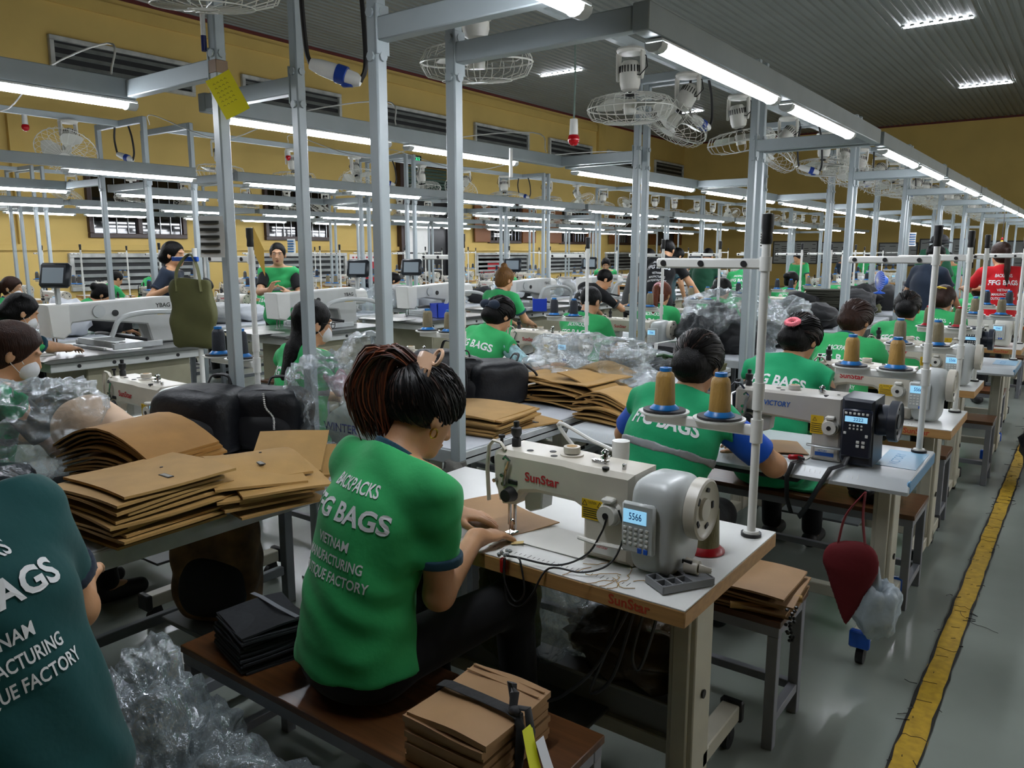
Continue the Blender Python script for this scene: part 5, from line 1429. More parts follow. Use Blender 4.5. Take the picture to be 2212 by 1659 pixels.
# ---------------------------------------------------------------- backpacks, clear bags and loose things on the work tables
m_nyl = mat('nylon_black', '111318', .5, var=.2, vscale=12, bump=.5, bscale=28, spec=.4)
m_nyl2 = mat('canvas_black', '121317', .75, var=.2, vscale=14, bump=.3, bscale=20)
m_camo = mat('camo_tan', '7a5a32', .7, var=.75, vscale=9)
m_oliv = mat('canvas_olive', '5a5a34', .7, var=.12, vscale=8, bump=.2, bscale=14)
f_clear = film('film_clear', 'cfd8da', .17, 1.0, 9)
f_milky = film('film_milky', 'c6d0d2', .24, 1.0, 10)
f_dark = film('film_grey', 'bcc8cc', .32, 1.2, 11)
def backpack(label, loc, s=(.15, .1, .2), rz=0., tilt=(0, 0), m=None, h=.009, chain=True, group='black backpacks on the work tables', pocket=True):
    m = m or m_nyl
    t = thing('backpack', label, 'backpack', loc, rz, group)
    M = rotm('X', tilt[0]) @ rotm('Y', tilt[1]); R = np.array(M); c = V((0, 0, s[2] * .96))
    if abs(tilt[0]) > 1: c = V((0, 0, s[1] * 1.0))
    e = max(s) + .1
    D = SDF([-e, -e, -e + c.z], [e, e, e + c.z], h)
    D.ell(c, s, R, k=.02, pw=4.5)
    D.wob(.0035, 26, seed=loc[0] * 5); D.plane((0, 0, .002), (0, 0, -1))
    link('bag_body', D.mesh('bag_body', m), t)
    if pocket:
        D = SDF([-e, -e, -e + c.z], [e, e, e + c.z], h)
        D.ell(c + M @ V((0, -s[1] * .72, -s[2] * .28)), (s[0] * .78, s[1] * .5, s[2] * .55), R, k=.02, pw=3.); D.wob(.003, 30, seed=loc[1] * 5); D.plane((0, 0, .003), (0, 0, -1))
        link('front_pocket', D.mesh('front_pocket', m_nyl2), t)
    P = lambda x, y, z: c + M @ V((x * s[0], y * s[1], z * s[2]))
    MB().tube(catmull([P(-.3, .7, .95), P(-.2, .8, 1.2), P(.2, .8, 1.2), P(.3, .7, .95)], 4), .009, 6, flat=.5).build('top_handle', m_blk, t)
    for sx in (-1, 1): MB().tube(catmull([P(sx * .45, .9, .8), P(sx * .6, 1.3, .3), P(sx * .62, 1.25, -.4), P(sx * .7, .9, -.85)], 4), .02, 6, flat=.35).build('shoulder_strap', m_nyl2, t)
    MB().tube(catmull([P(-.93, -.35, -.4), P(-.85, -.45, .5), P(-.4, -.55, .93), P(.4, -.55, .93), P(.85, -.45, .5), P(.93, -.35, -.4)], 6), .004, 5).build('zipper', m_blk, t)
    if chain:
        b = MB(); pts = catmull([P(.1, -.86, .92), P(.22, -1.1, .55), P(.42, -1.14, .25), P(.45, -1.2, -.1)], 7)
        for i, p in enumerate(pts): b.box(p, (.009, .007, .006), .002, .6 if i % 2 else -.6)
        b.build('chain_trim', m_white if chain == 'w' else m_steel, t)
    return t
def crumple(name, label, cat, loc, r, seed=1, m=None, amp=.22, f=2.4, sub=4, group=None, flat=True, kind=None, parent=None, neck=None):
    rr_ = V((seed * 3.7, seed * 1.3, seed * 2.1))
    def fn(p):
        q = p * f + rr_
        d = 1 + amp * (1.5 * NZ.noise(q) + .9 * (.35 - abs(NZ.noise(q * 2.1))) * 1.6 + .7 * (.3 - abs(NZ.noise(q * 4.3 + rr_))) + .35 * (.3 - abs(NZ.noise(q * 8.7))))
        if neck and p.z > .35: 
            k = (p.z - .35) / .65; d *= 1 - .75 * k * (1 - max(0, k - .75) * 2.4)
        return d
    b = MB(); b.ico((0, 0, r[2] * .8), r, sub, fn)
    if neck: b.v = [(x, y, z if z < r[2] * 1.2 else r[2] * 1.2 + (z - r[2] * 1.2) * neck) for x, y, z in b.v]
    if flat: b.v = [(x, y, max(z, .003 + .004 * (math.sin(x * 40) * math.sin(y * 37)))) for x, y, z in b.v]
    o = b.build(name, m or f_clear, parent, True, loc, 180)
    if parent is None: tag(o, label, cat, group, kind)
    return o
backpack('shiny black backpack lying beside the arched tan pile', (-2.98, 1.83, .765), (.19, .15, .14), .35, chain=False, h=.007)
backpack('black backpack with a white chain trim standing left of the WINTER bag', (-2.78, 2.02, .765), (.165, .12, .135), .5, chain='w', h=.007)
# the clear bag marked WINTER, with a grey garment inside
D = SDF([-.3, -.3, -.05], [.3, .3, .45], .009); D.ell((0, 0, .12), (.14, .13, .11), k=.03); D.ell((.05, .02, .2), (.1, .09, .09), k=.05); D.wob(.012, 32, 2.); D.plane((0, 0, .006), (0, 0, -1))
o = link('folded_garment', D.mesh('folded_garment', mat('cloth_sage', '8d988f', .8, var=.12, vscale=9, bump=.4, bscale=30)), None, (-2.42, 2.2, .765)); tag(o, 'pale grey green garment inside the clear bag marked WINTER', 'garment')
wb = thing('plastic_bag', 'clear plastic bag marked WINTER behind the green polo', 'plastic bag', (-2.50, 2.2, .763))
crumple('bag_film', '', '', (0, 0, 0), (.27, .2, .24), 4, f_clear, .26, 1.7, 5, parent=wb)
b = MB(); bm_ = wb.children[0].data; bv = BVHTree.FromPolygons([v.co.copy() for v in bm_.vertices], [tuple(p.vertices) for p in bm_.polygons])
vs, fs = text_geo('WINTER', .01); out = []; wl0 = V(wb.location); P0 = atz(735, 925, .84) - wl0; dr = (V((0, 0, H)) - wl0 - P0).normalized()
for p in vs:
    o_ = P0 + V((.80, .6, 0)) * (p.x * .034) + V((0, 0, p.y * .048 - .006 * p.x))
    hit = bv.ray_cast(o_ + dr * .6, -dr); out.append(hit[0] + dr * .004 if hit[0] is not None else o_)
b.add(out, fs); b.build('marker_writing', mat('marker_ink', '2a2f5e', .5), wb, False)
# clear bag with a beige sleeve at the left edge, dark wrapped garment under it
D = SDF([-.35, -.3, -.05], [.5, .3, .4], .01); D.cap((-.12, 0, .1), (.30, .06, .1), .11, .085, k=.03); D.ell((-.1, 0, .14), (.14, .12, .11), k=.05); D.cap((.30, .06, .1), (.36, .07, .1), .07, .07, k=0, mode='s'); D.wob(.007, 26, 1.); D.plane((0, 0, .004), (0, 0, -1))
o = link('folded_garment', D.mesh('folded_garment', mat('cloth_beige', 'd2b498', .8, var=.06, bump=.25, bscale=22)), None, (-3.03, 1.42, .79)); tag(o, 'rolled beige garment sticking out of a clear bag at the left', 'garment')
crumple('plastic_bag', 'clear plastic bag round the beige garment, at the left edge', 'plastic bag', (-3.2, 1.26, .763), (.25, .22, .2), 7, f_clear, .28, 1.6, 5)
crumple('wrapped_garment', 'dark garment in crinkled clear wrap at the left table edge', 'garment', (-2.72, .86, .763), (.22, .2, .10), 9, mat('wrap_dark', '1d242c', .22, bump=.9, bscale=26, spec=.7), .15, 3)
# bags and packs on the second work table
backpack('black backpack with chain trim nearest the grey post, second table', (-2.62, 2.72, .765), (.15, .11, .15), .2, h=.009)
backpack('black backpack leaning behind the first, second table', (-2.72, 3.0, .765), (.14, .1, .17), -.2, h=.009)
backpack('black backpack lying on its back beside the fanned tan pile', (-2.66, 3.42, .765), (.15, .17, .12), -.5, h=.009, chain=False)
backpack('small black backpack at the far side of the second table', (-2.76, 3.30, .765), (.1, .08, .13), .9, h=.01, chain=False)
pile(8, (-2.42, 4.15), .36, .34, .762, .014, ('tan', 'the bagged pile'), rz=.2, jit=.03, th=.008, seed=31, drop=.03, logo=False, fn=lambda u, v, t: .05 * t * math.sin(u * PI))
crumple('plastic_bag', 'glossy clear bag over tan panels on the second table', 'plastic bag', (-2.45, 4.1, .763), (.36, .30, .18), 12, f_milky, .24, 1.8, 5)
crumple('wrapped_garment', 'black garment in a tied clear bag on the far second table', 'garment', (-2.5, 4.95, .763), (.2, .16, .07), 14, m_fblk, .15, 2.5)
crumple('plastic_bag', 'tied clear bag with a knot over the black garment', 'plastic bag', (-2.5, 4.95, .763), (.23, .19, .11), 15, f_clear, .2, 2.2, 4, neck=1.6)
pile(9, (-2.5, 5.3), .42, .24, .762, .0185, ('black', 'the strapped black stack'), rz=.1, jit=.02, th=.014, seed=33, ms=[m_fblk, m_fblk], logo=False, drop=.02, group='black felt pieces in the strapped stack')
b = MB(); b.add(*rb([(-.02, -.15, -.15), (-.02, -.14, .005), (.02, 0, .012), (.03, .12, .004)], .03, (1, 0, 0))); tag(b.build('elastic_band', m_white, None, True, (-2.5, 5.3, .935)), 'white strap across the strapped black stack', 'strap')
bt = thing('water_bottle', 'clear water bottle with a blue label on the second table', 'bottle', (-2.12, 5.2, .84))
# raise on a small pile of olive cloth
pile(6, (-2.22, 5.2), .34, .28, .762, .0135, ('olive', 'the olive cloth stack'), rz=.1, jit=.02, th=.011, seed=35, ms=[m_oliv, m_oliv], logo=False, group='olive cloths stacked on the second table')
MB().lathe([(0, 0), (.033, 0), (.034, .01), (.034, .13), (.03, .15), (.014, .175), (.013, .19), (0, .19)], 20).build('bottle_body', film('film_bottle', 'd8e4ea', .25, .1, 5), bt)
MB().lathe([(.0345, .06), (.0348, .062), (.0348, .125), (.0345, .127)], 20).build('bottle_label', mat('label_blue', '6fb2e0', .4, var=.4, vscale=20), bt)
MB().cyl((0, 0, .19), (0, 0, .208), .015, n=16).build('bottle_cap', m_white, bt)
bt.location = (-2.16, 5.2, .762 + 6 * .0135 + .004)
bt2 = thing('drink_bottle', 'bottle of amber drink standing beside the water bottle', 'bottle', (-2.12, 4.9, .762)); MB().lathe([(0, 0), (.03, 0), (.032, .01), (.032, .11), (.025, .13), (.012, .15), (.012, .165), (0, .165)], 18).build('bottle_body', mat('amber_drink', 'c8942a', .1, trans=.5), bt2); MB().cyl((0, 0, .165), (0, 0, .18), .013, n=14).build('bottle_cap', m_white, bt2)
# wrapped bundles and dark garments on the third and fourth tables
rr = random.Random(12)
for i, (x, y, r, mm, lb) in enumerate([(-2.62, 6.1, (.16, .15, .17), mat('furry_dark', '23282b', .5, var=.6, vscale=40, bump=1., bscale=40), 'dark fuzzy bundle wrapped in film, nearest on the third table'), (-2.35, 6.35, (.22, .18, .16), m_fblk, 'dark bundle in film beside the fuzzy one'), (-2.7, 6.75, (.2, .2, .2), m_fblk, 'dark bundle in film at the back of the third table'), (-2.3, 7.0, (.2, .2, .12), m_nyl2, 'low black bundle at the middle of the third table'), (-2.4, 7.9, (.18, .2, .13), m_nyl2, 'black bundle under a white film bag at the end of the third table')]):
    crumple('wrapped_bundle', lb, 'bundle', (x, y, .763), r, 20 + i, mm, .2, 2.2, 4, 'dark bundles on the third table')
crumple('plastic_bag', 'large clear bag over the dark bundles of the third table', 'plastic bag', (-2.5, 6.55, .763), (.40, .34, .27), 31, f_clear, .22, 1.7, 5)
crumple('plastic_bag', 'small white film bag on top of the black bundle, third table', 'plastic bag', (-2.36, 7.75, .93), (.17, .15, .12), 33, f_milky, .3, 2.2, 4, flat=False)
pile(9, (-2.3, 7.45), .36, .3, .762, .022, ('olive', 'the olive stack of the third table'), rz=.3, jit=.03, th=.016, seed=37, ms=[m_oliv, m_oliv], logo=False, group='olive cloths on the third table')
for i in range(16):
    y = 8.8 + i * .15 + rr.uniform(-.05, .05) + (.4 if i > 13 else 0); x = rr.uniform(-2.75, -2.25)
    crumple('dark_garment', 'black garment heaped on the fourth table, %s along the heap' % ORD[i], 'garment', (x, y, .763 + (0 if i % 2 else .10)), (rr.uniform(.17, .25), rr.uniform(.16, .22), rr.uniform(.10, .16)), 40 + i, rr.choice((m_nyl2, m_fblk, m_oliv if i % 5 == 0 else m_nyl2)), .24, 2.2, 3, 'dark garments heaped on the fourth table')
pile(10, (-2.45, 9.3), .4, .26, .98, .02, ('dark olive', 'the high folded stack of the fourth table'), rz=.2, jit=.02, th=.016, seed=39, ms=[mat('olive_dark', '34352a', .8), m_fblk], logo=False, group='folded dark olive cloths on the fourth table')
for i in range(12): crumple('dark_garment', 'dark garment on the farthest work table, %s along it' % ORD[i], 'garment', (rr.uniform(-2.75, -2.25), 11.6 + i * .37, .763), (rr.uniform(.18, .26), .22, rr.uniform(.12, .2)), 60 + i, rr.choice((m_nyl2, m_oliv, m_fblk)), .24, 2.2, 3, 'dark garments on the farthest work table')
fn_ = thing('desk_fan', 'small blue and white desk fan on the dark garment heap', 'fan', (-2.15, 10.6, 1.08), -.9)
MB().lathe([(0, 0), (.07, 0), (.07, .012), (.02, .03), (.014, .07)], 20).build('fan_base', m_blue, fn_)
MB().lathe([(.0, -.09), (.05, -.08), (.085, -.02), (.125, 0)], 24, (0, 0, .16), (0, -1, 0)).build('fan_housing', mat('fan_blue', '1d62d8', .35), fn_)
b = MB()
for k in range(26):
    a = 2 * PI * k / 26; b.tube([(math.cos(a) * .02, -.035, .16 + math.sin(a) * .02), (math.cos(a) * .1, -.03, .16 + math.sin(a) * .1), (math.cos(a) * .128, -.002, .16 + math.sin(a) * .128)], .002, 4)
b.lathe([(0, .036), (.022, .036), (.022, .03)], 16, (0, 0, .16), (0, -1, 0)); b.build('fan_grille', m_white, fn_)
# ---------------------------------------------------------------- floor level: clear film heap, camo backpack, bags under tables
hp_ = thing('plastic_bag', 'large heap of crumpled clear plastic bags on the floor left of the nearest bench', 'plastic bag', (-1.66, .93, .002))
for i, (x, y, r, m_) in enumerate([(-.10, .0, (.3, .2, .24), f_dark), (.14, -.02, (.28, .2, .19), f_dark), (-.2, -.02, (.18, .15, .29), f_dark), (.34, .02, (.22, .15, .12), f_dark)]): crumple('bag_fold', '', '', (x, y, 0), r, 81 + i, m_, .34, 1.7, 5, parent=hp_)
o = MB().sheet(8, 6, lambda u, v: ((u - .5) * .12, (v - .5) * .09, .02 * math.sin(u * 5) + .03 * v), .001).build('paper_slip', mat('paper_lilac', 'c9c8da', .6), None, True, (-1.95, .86, .47)); o.rotation_euler = (.5, .3, .4); tag(o, 'crumpled white printed slip caught in the clear plastic heap', 'paper')
cb = backpack('tan camouflage backpack standing under the nearest work table', (-2.62, 1.62, .20), (.16, .1, .22), .7, m=m_camo, chain=False, group=None, h=.01); 
MB().box((-2.62, 1.62, .19), (.34, .3, .018), .003).build('x', m_frame); bpy.data.objects['x'].name = 'shelf_board'; tag(bpy.data.objects['shelf_board'], 'steel shelf board holding the camouflage backpack', 'shelf')
for i, (x, y, r, m_, lb, ct) in enumerate([(-1.32, 2.02, (.13, .12, .16), f_dark, 'crumpled clear bag under the nearest sewing table', 'plastic bag'), (-1.45, 1.93, (.1, .08, .18), m_oliv, 'dark olive cloth bundle hanging under the nearest sewing table', 'cloth'), (-1.05, 2.05, (.2, .12, .1), mat('brown_film', '4a3c28', .3, bump=.8, bscale=20), 'brown film wrapped bundle under the nearest sewing table', 'bundle')]):
    crumple('wrapped_bundle' if i else 'plastic_bag', lb, ct, (x, y, .31 if i != 1 else .31), r, 90 + i, m_, .25, 2.2, 4, flat=False)
tag(MB().box((-1.31, 2.02, .20), (.98, .02, .20), .004).box((-1.31, 1.98, .298), (.98, .09, .012), .003).build('steel_trough', mat('trough_steel', '8a8d8e', .4), None), 'low steel trough panel under the nearest sewing table', 'panel')
for i, q in enumerate(([(-.98, 1.86, .66), (-1.0, 1.8, .5), (-1.04, 1.78, .36), (-.98, 1.8, .42), (-.94, 1.86, .64)], [(-.94, 1.86, .66), (-1.02, 1.78, .45), (-1.12, 1.76, .33), (-1.22, 1.8, .25)], [(-.9, 1.84, .66), (-.91, 1.78, .52), (-.89, 1.78, .48), (-.87, 1.8, .56), (-.86, 1.84, .66)])):
    tag(MB().tube(catmull(q, 6), .005, 6).build('cable', mat('cable_grey', '3a3b3d', .5)), ['long looped', 'straight', 'short looped'][i] + ' grey cable under the nearest sewing table', 'cable', 'grey cables under the nearest table')
tb = thing('tote_bag', 'dark red fabric tote hanging from the leg of the second table', 'bag', (-.635, 3.0, .2))
b = MB(); b.sheet(8, 10, lambda u, v: ((u - .5) * .15 * (1 - abs(v - .55) * 1.1), .02 * math.sin(u * PI), v * .3), .004); b.v = [(x, y - .01 * math.sin(z * 9), z) for x, y, z in b.v]
b = MB(); D = SDF([-.15, -.1, -.03], [.15, .1, .4], .008); D.cap((0, 0, .22), (.0, 0, .0), .1, .012, k=.0, flat=((0, 1, 0), 3.0)); D.cap((-.04, 0, .26), (.04, 0, .28), .05, .05, k=.03, flat=((0, 1, 0), 2.2)); D.wob(.0025, 30, 3.)
link('bag_body', D.mesh('bag_body', mat('cloth_maroon', '6a0f18', .8, bump=.2, bscale=20)), tb)
for sx in (-1, 1): MB().tube(catmull([(sx * .05, 0, .3), (sx * .03, .01, .42), (.03, .015, .52)], 5), .012, 6, flat=.35).build('bag_handle', mat('cloth_maroon', '6a0f18'), tb)
crumple('plastic_bag', 'white plastic carrier bag hanging beside the dark red tote', 'plastic bag', (-.545, 3.03, .19), (.085, .05, .13), 51, mat('bag_white', 'b9c6ce', .25, bump=.5, bscale=18), .16, 2.0, 4, flat=False, neck=2.4)
o = MB().sheet(8, 6, lambda u, v: ((u - .5) * .34, (v - .5) * .24, .008 * math.sin(u * 6) + .012), .01).build('folded_cloth', c_vest, None, True, (-1.15, 3.86, .462)); tag(o, 'green cloth folded on the third bench', 'cloth')
crumple('plastic_bag', 'black plastic bag on the bench end, third station', 'plastic bag', (-.74, 3.86, .451), (.1, .1, .07), 95, mat('bag_black', '15161a', .3, bump=.6, bscale=20), .25, 2.5, 4)
# right edge: dark wrapped pile by the yellow line
for i, (x, y, z, r) in enumerate([(-.05, 6.55, .003, (.24, .26, .36)), (-.02, 6.5, .56, (.22, .24, .2))]): crumple('wrapped_bundle', ['lower', 'upper'][i] + ' black plastic wrapped bundle at the right picture edge', 'bundle', (x, y, z), r, 97 + i, mat('bag_black', '15161a', .3), .18, 2., 4, 'black wrapped bundles by the yellow line')
# ---------------------------------------------------------------- hanging things: plugs, bulbs, notes, tote
PT = {}
def plug(loc, ang, lbl, top):
    t = thing('power_connector', lbl, 'plug', loc, ang, 'blue and white power connectors')
    b = MB(); b.lathe([(0, -.09), (.022, -.088), (.03, -.05), (.033, .0), (.033, .03)], 18, (0, 0, 0), (1, 0, -.35)); b.build('plug_body', m_white, t)
    b = MB(); b.lathe([(.037, .02), (.037, .06), (.03, .062)], 18, (0, 0, 0), (1, 0, -.35)); b.box((.06, 0, -.05), (.05, .03, .02), .006); b.build('coupling_ring', mat('plug_blue', '1b3d92', .35), t)
    MB().lathe([(.03, .055), (.028, .1), (.018, .12), (0, .122)], 18, (0, 0, 0), (1, 0, -.35)).build('socket_body', m_white, t)
    MB().tube(catmull([(-.085, 0, .03), (-.1, 0, .1), (-.11, 0, top * .6), (-.09, 0, top)], 5), .01, 7).tube(catmull([(.11, 0, -.04), (.135, 0, .04), (.12, 0, top * .6), (.08, 0, top)], 5), .01, 7).build('power_cord', m_cord, t)
    return t
P0 = plug((-2.5, 2.18, 2.30), .6, 'blue and white power connector between the first two post pairs', .58)
for x, y, top, a, l in ((-2.5, 5.72, .33, 1.2, 'right of the fan by the double post'), (-2.5, 8.5, .45, .4, 'beyond the double post'), (-2.5, 11.18, .4, 2.2, 'among the far fans'), (-8.2, 4.32, .32, .3, 'at the left middle row'), (-8.2, 8.08, .32, .8, 'second in the middle row'), (-8.2, 11.4, .32, .2, 'third in the middle row'), (-2.5, 13.9, .4, 1, 'fifth along the aisle row')):
    plug((x, y, 2.885 - top), a, 'blue and white power connector ' + l, top)
def bulb(loc, lbl, L_):
    t = thing('red_bulb', lbl, 'bulb', loc, 0, 'red signal bulbs')
    MB().ico((0, 0, -.012), (.034, .034, .038), 3).build('bulb_glass', mat('bulb_red', 'b3121c', .15), t)
    MB().cyl((0, 0, .01), (0, 0, .1), .026, .022, 18).build('lamp_holder', m_white, t)
    MB().tube([(0, 0, .1), (.006, 0, .1 + L_ * .4), (.0, 0, .1 + L_)], .005, 6).build('wire', mat('wire_green', '6d8078', .5), t); return t
BB = bulb((-2.5, 3.97, 2.25), 'red bulb hanging on a long wire in the middle of the row by the aisle', .52)
b2 = bulb((-8.2, 3.4, 2.76), 'red bulb under the left fan rail of the middle row', .03)
for x, y, l in ((-8.2, 6.4, 'second'), (-8.2, 13.2, 'third'), (-13.9, 4.8, 'fourth, far left'), (-13.9, 9.8, 'fifth')): dup(b2, (x, y, 2.76), None, 'small red bulb under a far fan rail, %s from the left camera side' % l)
nt = thing('note_paper', 'yellow handwritten note taped to the leftmost near post', 'note', (-2.85, 1.945, 2.215), .55)
MB().sheet(4, 4, lambda u, v: ((u - .5) * .105, .012 * math.sin(u * 2) - .02 * v, (v - .5) * .16), .0008, (0, 1, 0)).build('paper', mat('note_yellow', 'ddd21f', .6), nt); nt.rotation_euler = (0, -.45, .55)
b = MB()
for i in range(6):
    for j in range(4): b.tube([(-.03 + j * .017, -.014 + .0 - .02 * (1 - i / 5) * 0 - .012, .05 - i * .018), (-.025 + j * .017, -.026, .054 - i * .018), (-.02 + j * .017, -.026, .048 - i * .018)], .0008, 4)
b.build('handwriting', m_blkt, nt)
tag(MB().box((-2.96, 1.98, 2.34), (.056, .056, .05), .002).build('packing_tape', mat('tape_brown', '7a6450', .4), None), 'brown tape wrapped round the leftmost near post', 'tape')
mk = thing('marker_pen', 'blue capped marker clipped high on the leftmost near post', 'pen', (-2.995, 1.945, 2.40)); MB().cyl((0, 0, .0), (0, 0, .06), .011, n=14).build('pen_cap', mat('pen_blue', '16225a', .35), mk); MB().cyl((0, 0, .06), (0, 0, .15), .010, n=14).build('pen_barrel', m_white, mk)
tag(MB().sheet(3, 3, lambda u, v: ((u - .5) * .07, 0, (v - .5) * .12 - .1 * (u - .5)), .0008, (0, 1, 0)).build('note_paper', mat('note_tan', 'c39d3f', .6), None, True, (-3.01, 2.165, 1.60)), 'tan paper label stuck on the stand in front of the person in the green vest', 'note')
o = thing('tote_bag', 'olive green tote bag hanging on a blue bracket at the left', 'bag', (-4.78, 2.9, .98), .35)
D = SDF([-.3, -.15, -.05], [.3, .15, .6], .011); D.ell((0, 0, .22), (.17, .03, .23), k=.01, pw=7.); D.wob(.003, 14, 2.); link('bag_body', D.mesh('bag_body', m_oliv), o)
MB().tube(catmull([(-.09, -.03, .36), (-.08, -.03, .5), (0, 0, .6), (.07, -.02, .52), (.1, -.03, .36)], 6), .017, 6, flat=.3).build('bag_handle', m_oliv, o)
hk = thing('hanging_stand', 'white stand with a blue bracket holding the olive tote', 'stand', (-4.75, 2.92, 0)); MB().cyl((0, 0, 0), (0, 0, 1.62), .016, n=12).build('pole', m_white, hk); MB().lathe([(0, 0), (.16, 0), (.16, .02), (0, .025)], 20).build('base', m_frame, hk); MB().box((-.1, -.01, 1.55), (.3, .02, .03), .004).build('bracket', m_blue, hk)
o = MB().box((0, 0, 0), (.012, .03, .2), .001).build('paper_strip', m_white, None, False, (-3.42, 4.6, 2.22)); tag(o, 'white paper strip hanging from the inner light rail', 'paper')
cw = thing('rag', 'grey rag knotted round the foot of the fourth near post', 'cloth', (-2.04, 2.36, .70)); MB().lathe([(.045, 0), (.05, .02), (.045, .05), (.04, .05)], 14).build('wrap', mat('rag_grey', '55534e', .8, bump=.4, bscale=20), cw)
crumple('knot', '', '', (.05, -.06, -.06), (.05, .05, .06), 3, mat('rag_grey', '55534e'), .4, 2.5, 3, flat=False, parent=cw)

for i, (a_, c_) in enumerate([((-3.66, 3.7, 2.39), (-8.2, 4.62, 2.92)), ((-3.66, 5.4, 2.39), (-8.2, 6.4, 2.92)), ((-3.66, 7.0, 2.39), (-8.2, 8.08, 2.92)), ((-3.66, 1.9, 2.39), (-8.2, 2.9, 2.92))]):
    a_, c_ = V(a_), V(c_); pts = [a_, a_ + V((-.2, .1, .18)), a_.lerp(c_, .3) + V((0, 0, .08)), a_.lerp(c_, .6) - V((0, 0, .12)), c_ + V((.25, -.1, .06)), c_]
    tag(MB().tube(catmull(pts, 6), .005, 6).build('cable', m_white), 'white cable from the inner light rail to the middle row, %s' % ORD[i], 'cable', 'white cables between the frames')
# ---------------------------------------------------------------- programmable pattern machines on steel tables, middle row
m_ss = mat('stainless', '8d8f8e', .28, metal=.8, var=.2, vscale=6)
m_pm = mat('pattern_machine_white', 'c9cbc8', .32, var=.06)
m_cab = mat('cabinet_cream', '9d9880', .5, var=.15, vscale=5)
def pattern_machine(label, loc):
    t = thing('pattern_sewing_machine', label, 'sewing machine', loc, 0, 'large pattern sewing machines')
    MB().prism([(-.62, .80), (.66, .80), (.66, .835), (-.6, .835), (-.66, .825), (-.66, .81)], 1.0, (-.5, 0, 0), (0, 1, 0), (0, 0, 1), .005).build('steel_table', m_ss, t)
    MB().box((0, .0, .765), (.9, 1.2, .065), .004).build('table_apron', m_pm, t)
    b = MB(); b.box((0, .12, .42), (.7, .85, .62), .01); b.box((0, .12, .06), (.78, .95, .1), .01); b.build('cabinet', m_cab, t)
    for k in range(4): MB().cyl((.45, -.4 + k * .26, .765), (.456, -.4 + k * .26, .765), .014, n=10).build('apron_screw', m_blk, t)
    b = MB(); b.prism([(-.42, 1.19), (.45, 1.22), (.60, 1.22), (.60, .84), (.38, .84), (.34, 1.0), (-.1, 1.06), (-.25, 1.05), (-.28, 1.0), (-.42, 1.0)], .17, (-.085, 0, 0), (0, 1, 0), (0, 0, 1), .012); b.build('machine_arm', m_pm, t)
    b = MB(); b.prism([(-.44, 1.2), (-.27, 1.2), (-.27, .98), (-.33, .93), (-.42, .95)], .2, (-.1, 0, 0), (0, 1, 0), (0, 0, 1), .012); b.build('needle_head', m_white, t)
    b = MB(); b.cyl((0, -.37, .95), (0, -.37, .845), .007, n=8); b.cyl((.03, -.36, .95), (.03, -.36, .87), .006, n=8); b.box((0, -.37, .85), (.03, .03, .01)); b.build('needle_bar', m_chrome, t)
    MB().cyl((0, .60, 1.12), (0, .76, 1.12), .085, n=24).build('motor', m_white, t)
    MB().cyl((.085, -.05, 1.13), (.098, -.05, 1.13), .05, n=24).build('round_cover', m_grey, t); MB().cyl((.085, .08, 1.11), (.094, .08, 1.11), .025, n=20).build('black_ring', m_blk, t)
    MB().box((.087, .49, 1.09), (.003, .11, .03)).build('yellow_sticker', m_yelab, t)
    b = MB(); put_text(b, 'YBAG', (.0875, .49, 1.15), (0, 1, 0), (0, 0, 1), .05, .13, .02); b.build('lettering', m_blkt, t)
    b = MB(); b.box((.03, -.05, .875), (.62, .03, .05), .004); b.box((.33, .12, .865), (.03, .4, .045), .004); b.box((-.27, .12, .865), (.03, .4, .045), .004); b.box((.03, -.12, .848), (.5, .02, .012)); b.build('clamp_frame', m_rail, t)
    MB().tube(catmull([(-.2, .05, .93), (.0, -.0, .95), (.2, .02, .94), (.33, .2, .9)], 5), .014, 6).build('air_hose', m_blk, t)
    MB().box((0, -.62, .838), (.5, .3, .004)).build('paper_template', m_white, t)
    s = MB(); s.box((.05, -.33, 1.3), (.04, .03, .2), .004); s.build('screen_post', m_grey, t)
    R = rotm('X', -.25) @ rotm('Z', .0)
    sc_ = MB().box((.09, -.35, 1.42), (.24, .06, .19), .02, rotm('Z', .55) @ rotm('X', -.25)).build('control_screen', mat('screen_shell', '20262c', .4), t)
    MB().box((.09 + .0175, -.35 - .0275, 1.421), (.17, .004, .12), .002, rotm('Z', .55) @ rotm('X', -.25)).build('display', mat('screen_grey', '8e9aa2', .25, emit=.12), sc_)
    MB().tube(catmull([(.4, .62, .84), (.42, .6, 1.05), (.4, .35, 1.12), (.38, .0, 1.1), (.36, -.1, .95)], 6), .02, 8).build('arched_tube', m_grey, t)
    return t
PM0 = pattern_machine('large pattern sewing machine on a steel table at the left edge', (-6.42, 3.08, 0))
for i, (x, y, l) in enumerate([(-6.42, 5.15, 'second along the middle row, by the person in the vest'), (-6.42, 6.95, 'third along the middle row'), (-6.42, 8.9, 'fourth along the middle row'), (-6.42, 10.9, 'fifth along the middle row'), (-6.42, 12.9, 'sixth along the middle row'), (-6.42, 14.9, 'seventh along the middle row')]):
    o_ = dup(PM0, (x, y, 0), None, 'large pattern sewing machine, ' + l)
    if i == 0:
        for c_ in o_.children:
            if c_.name.startswith(('control_screen', 'screen_post')): c_.location = (0, .98, 0)
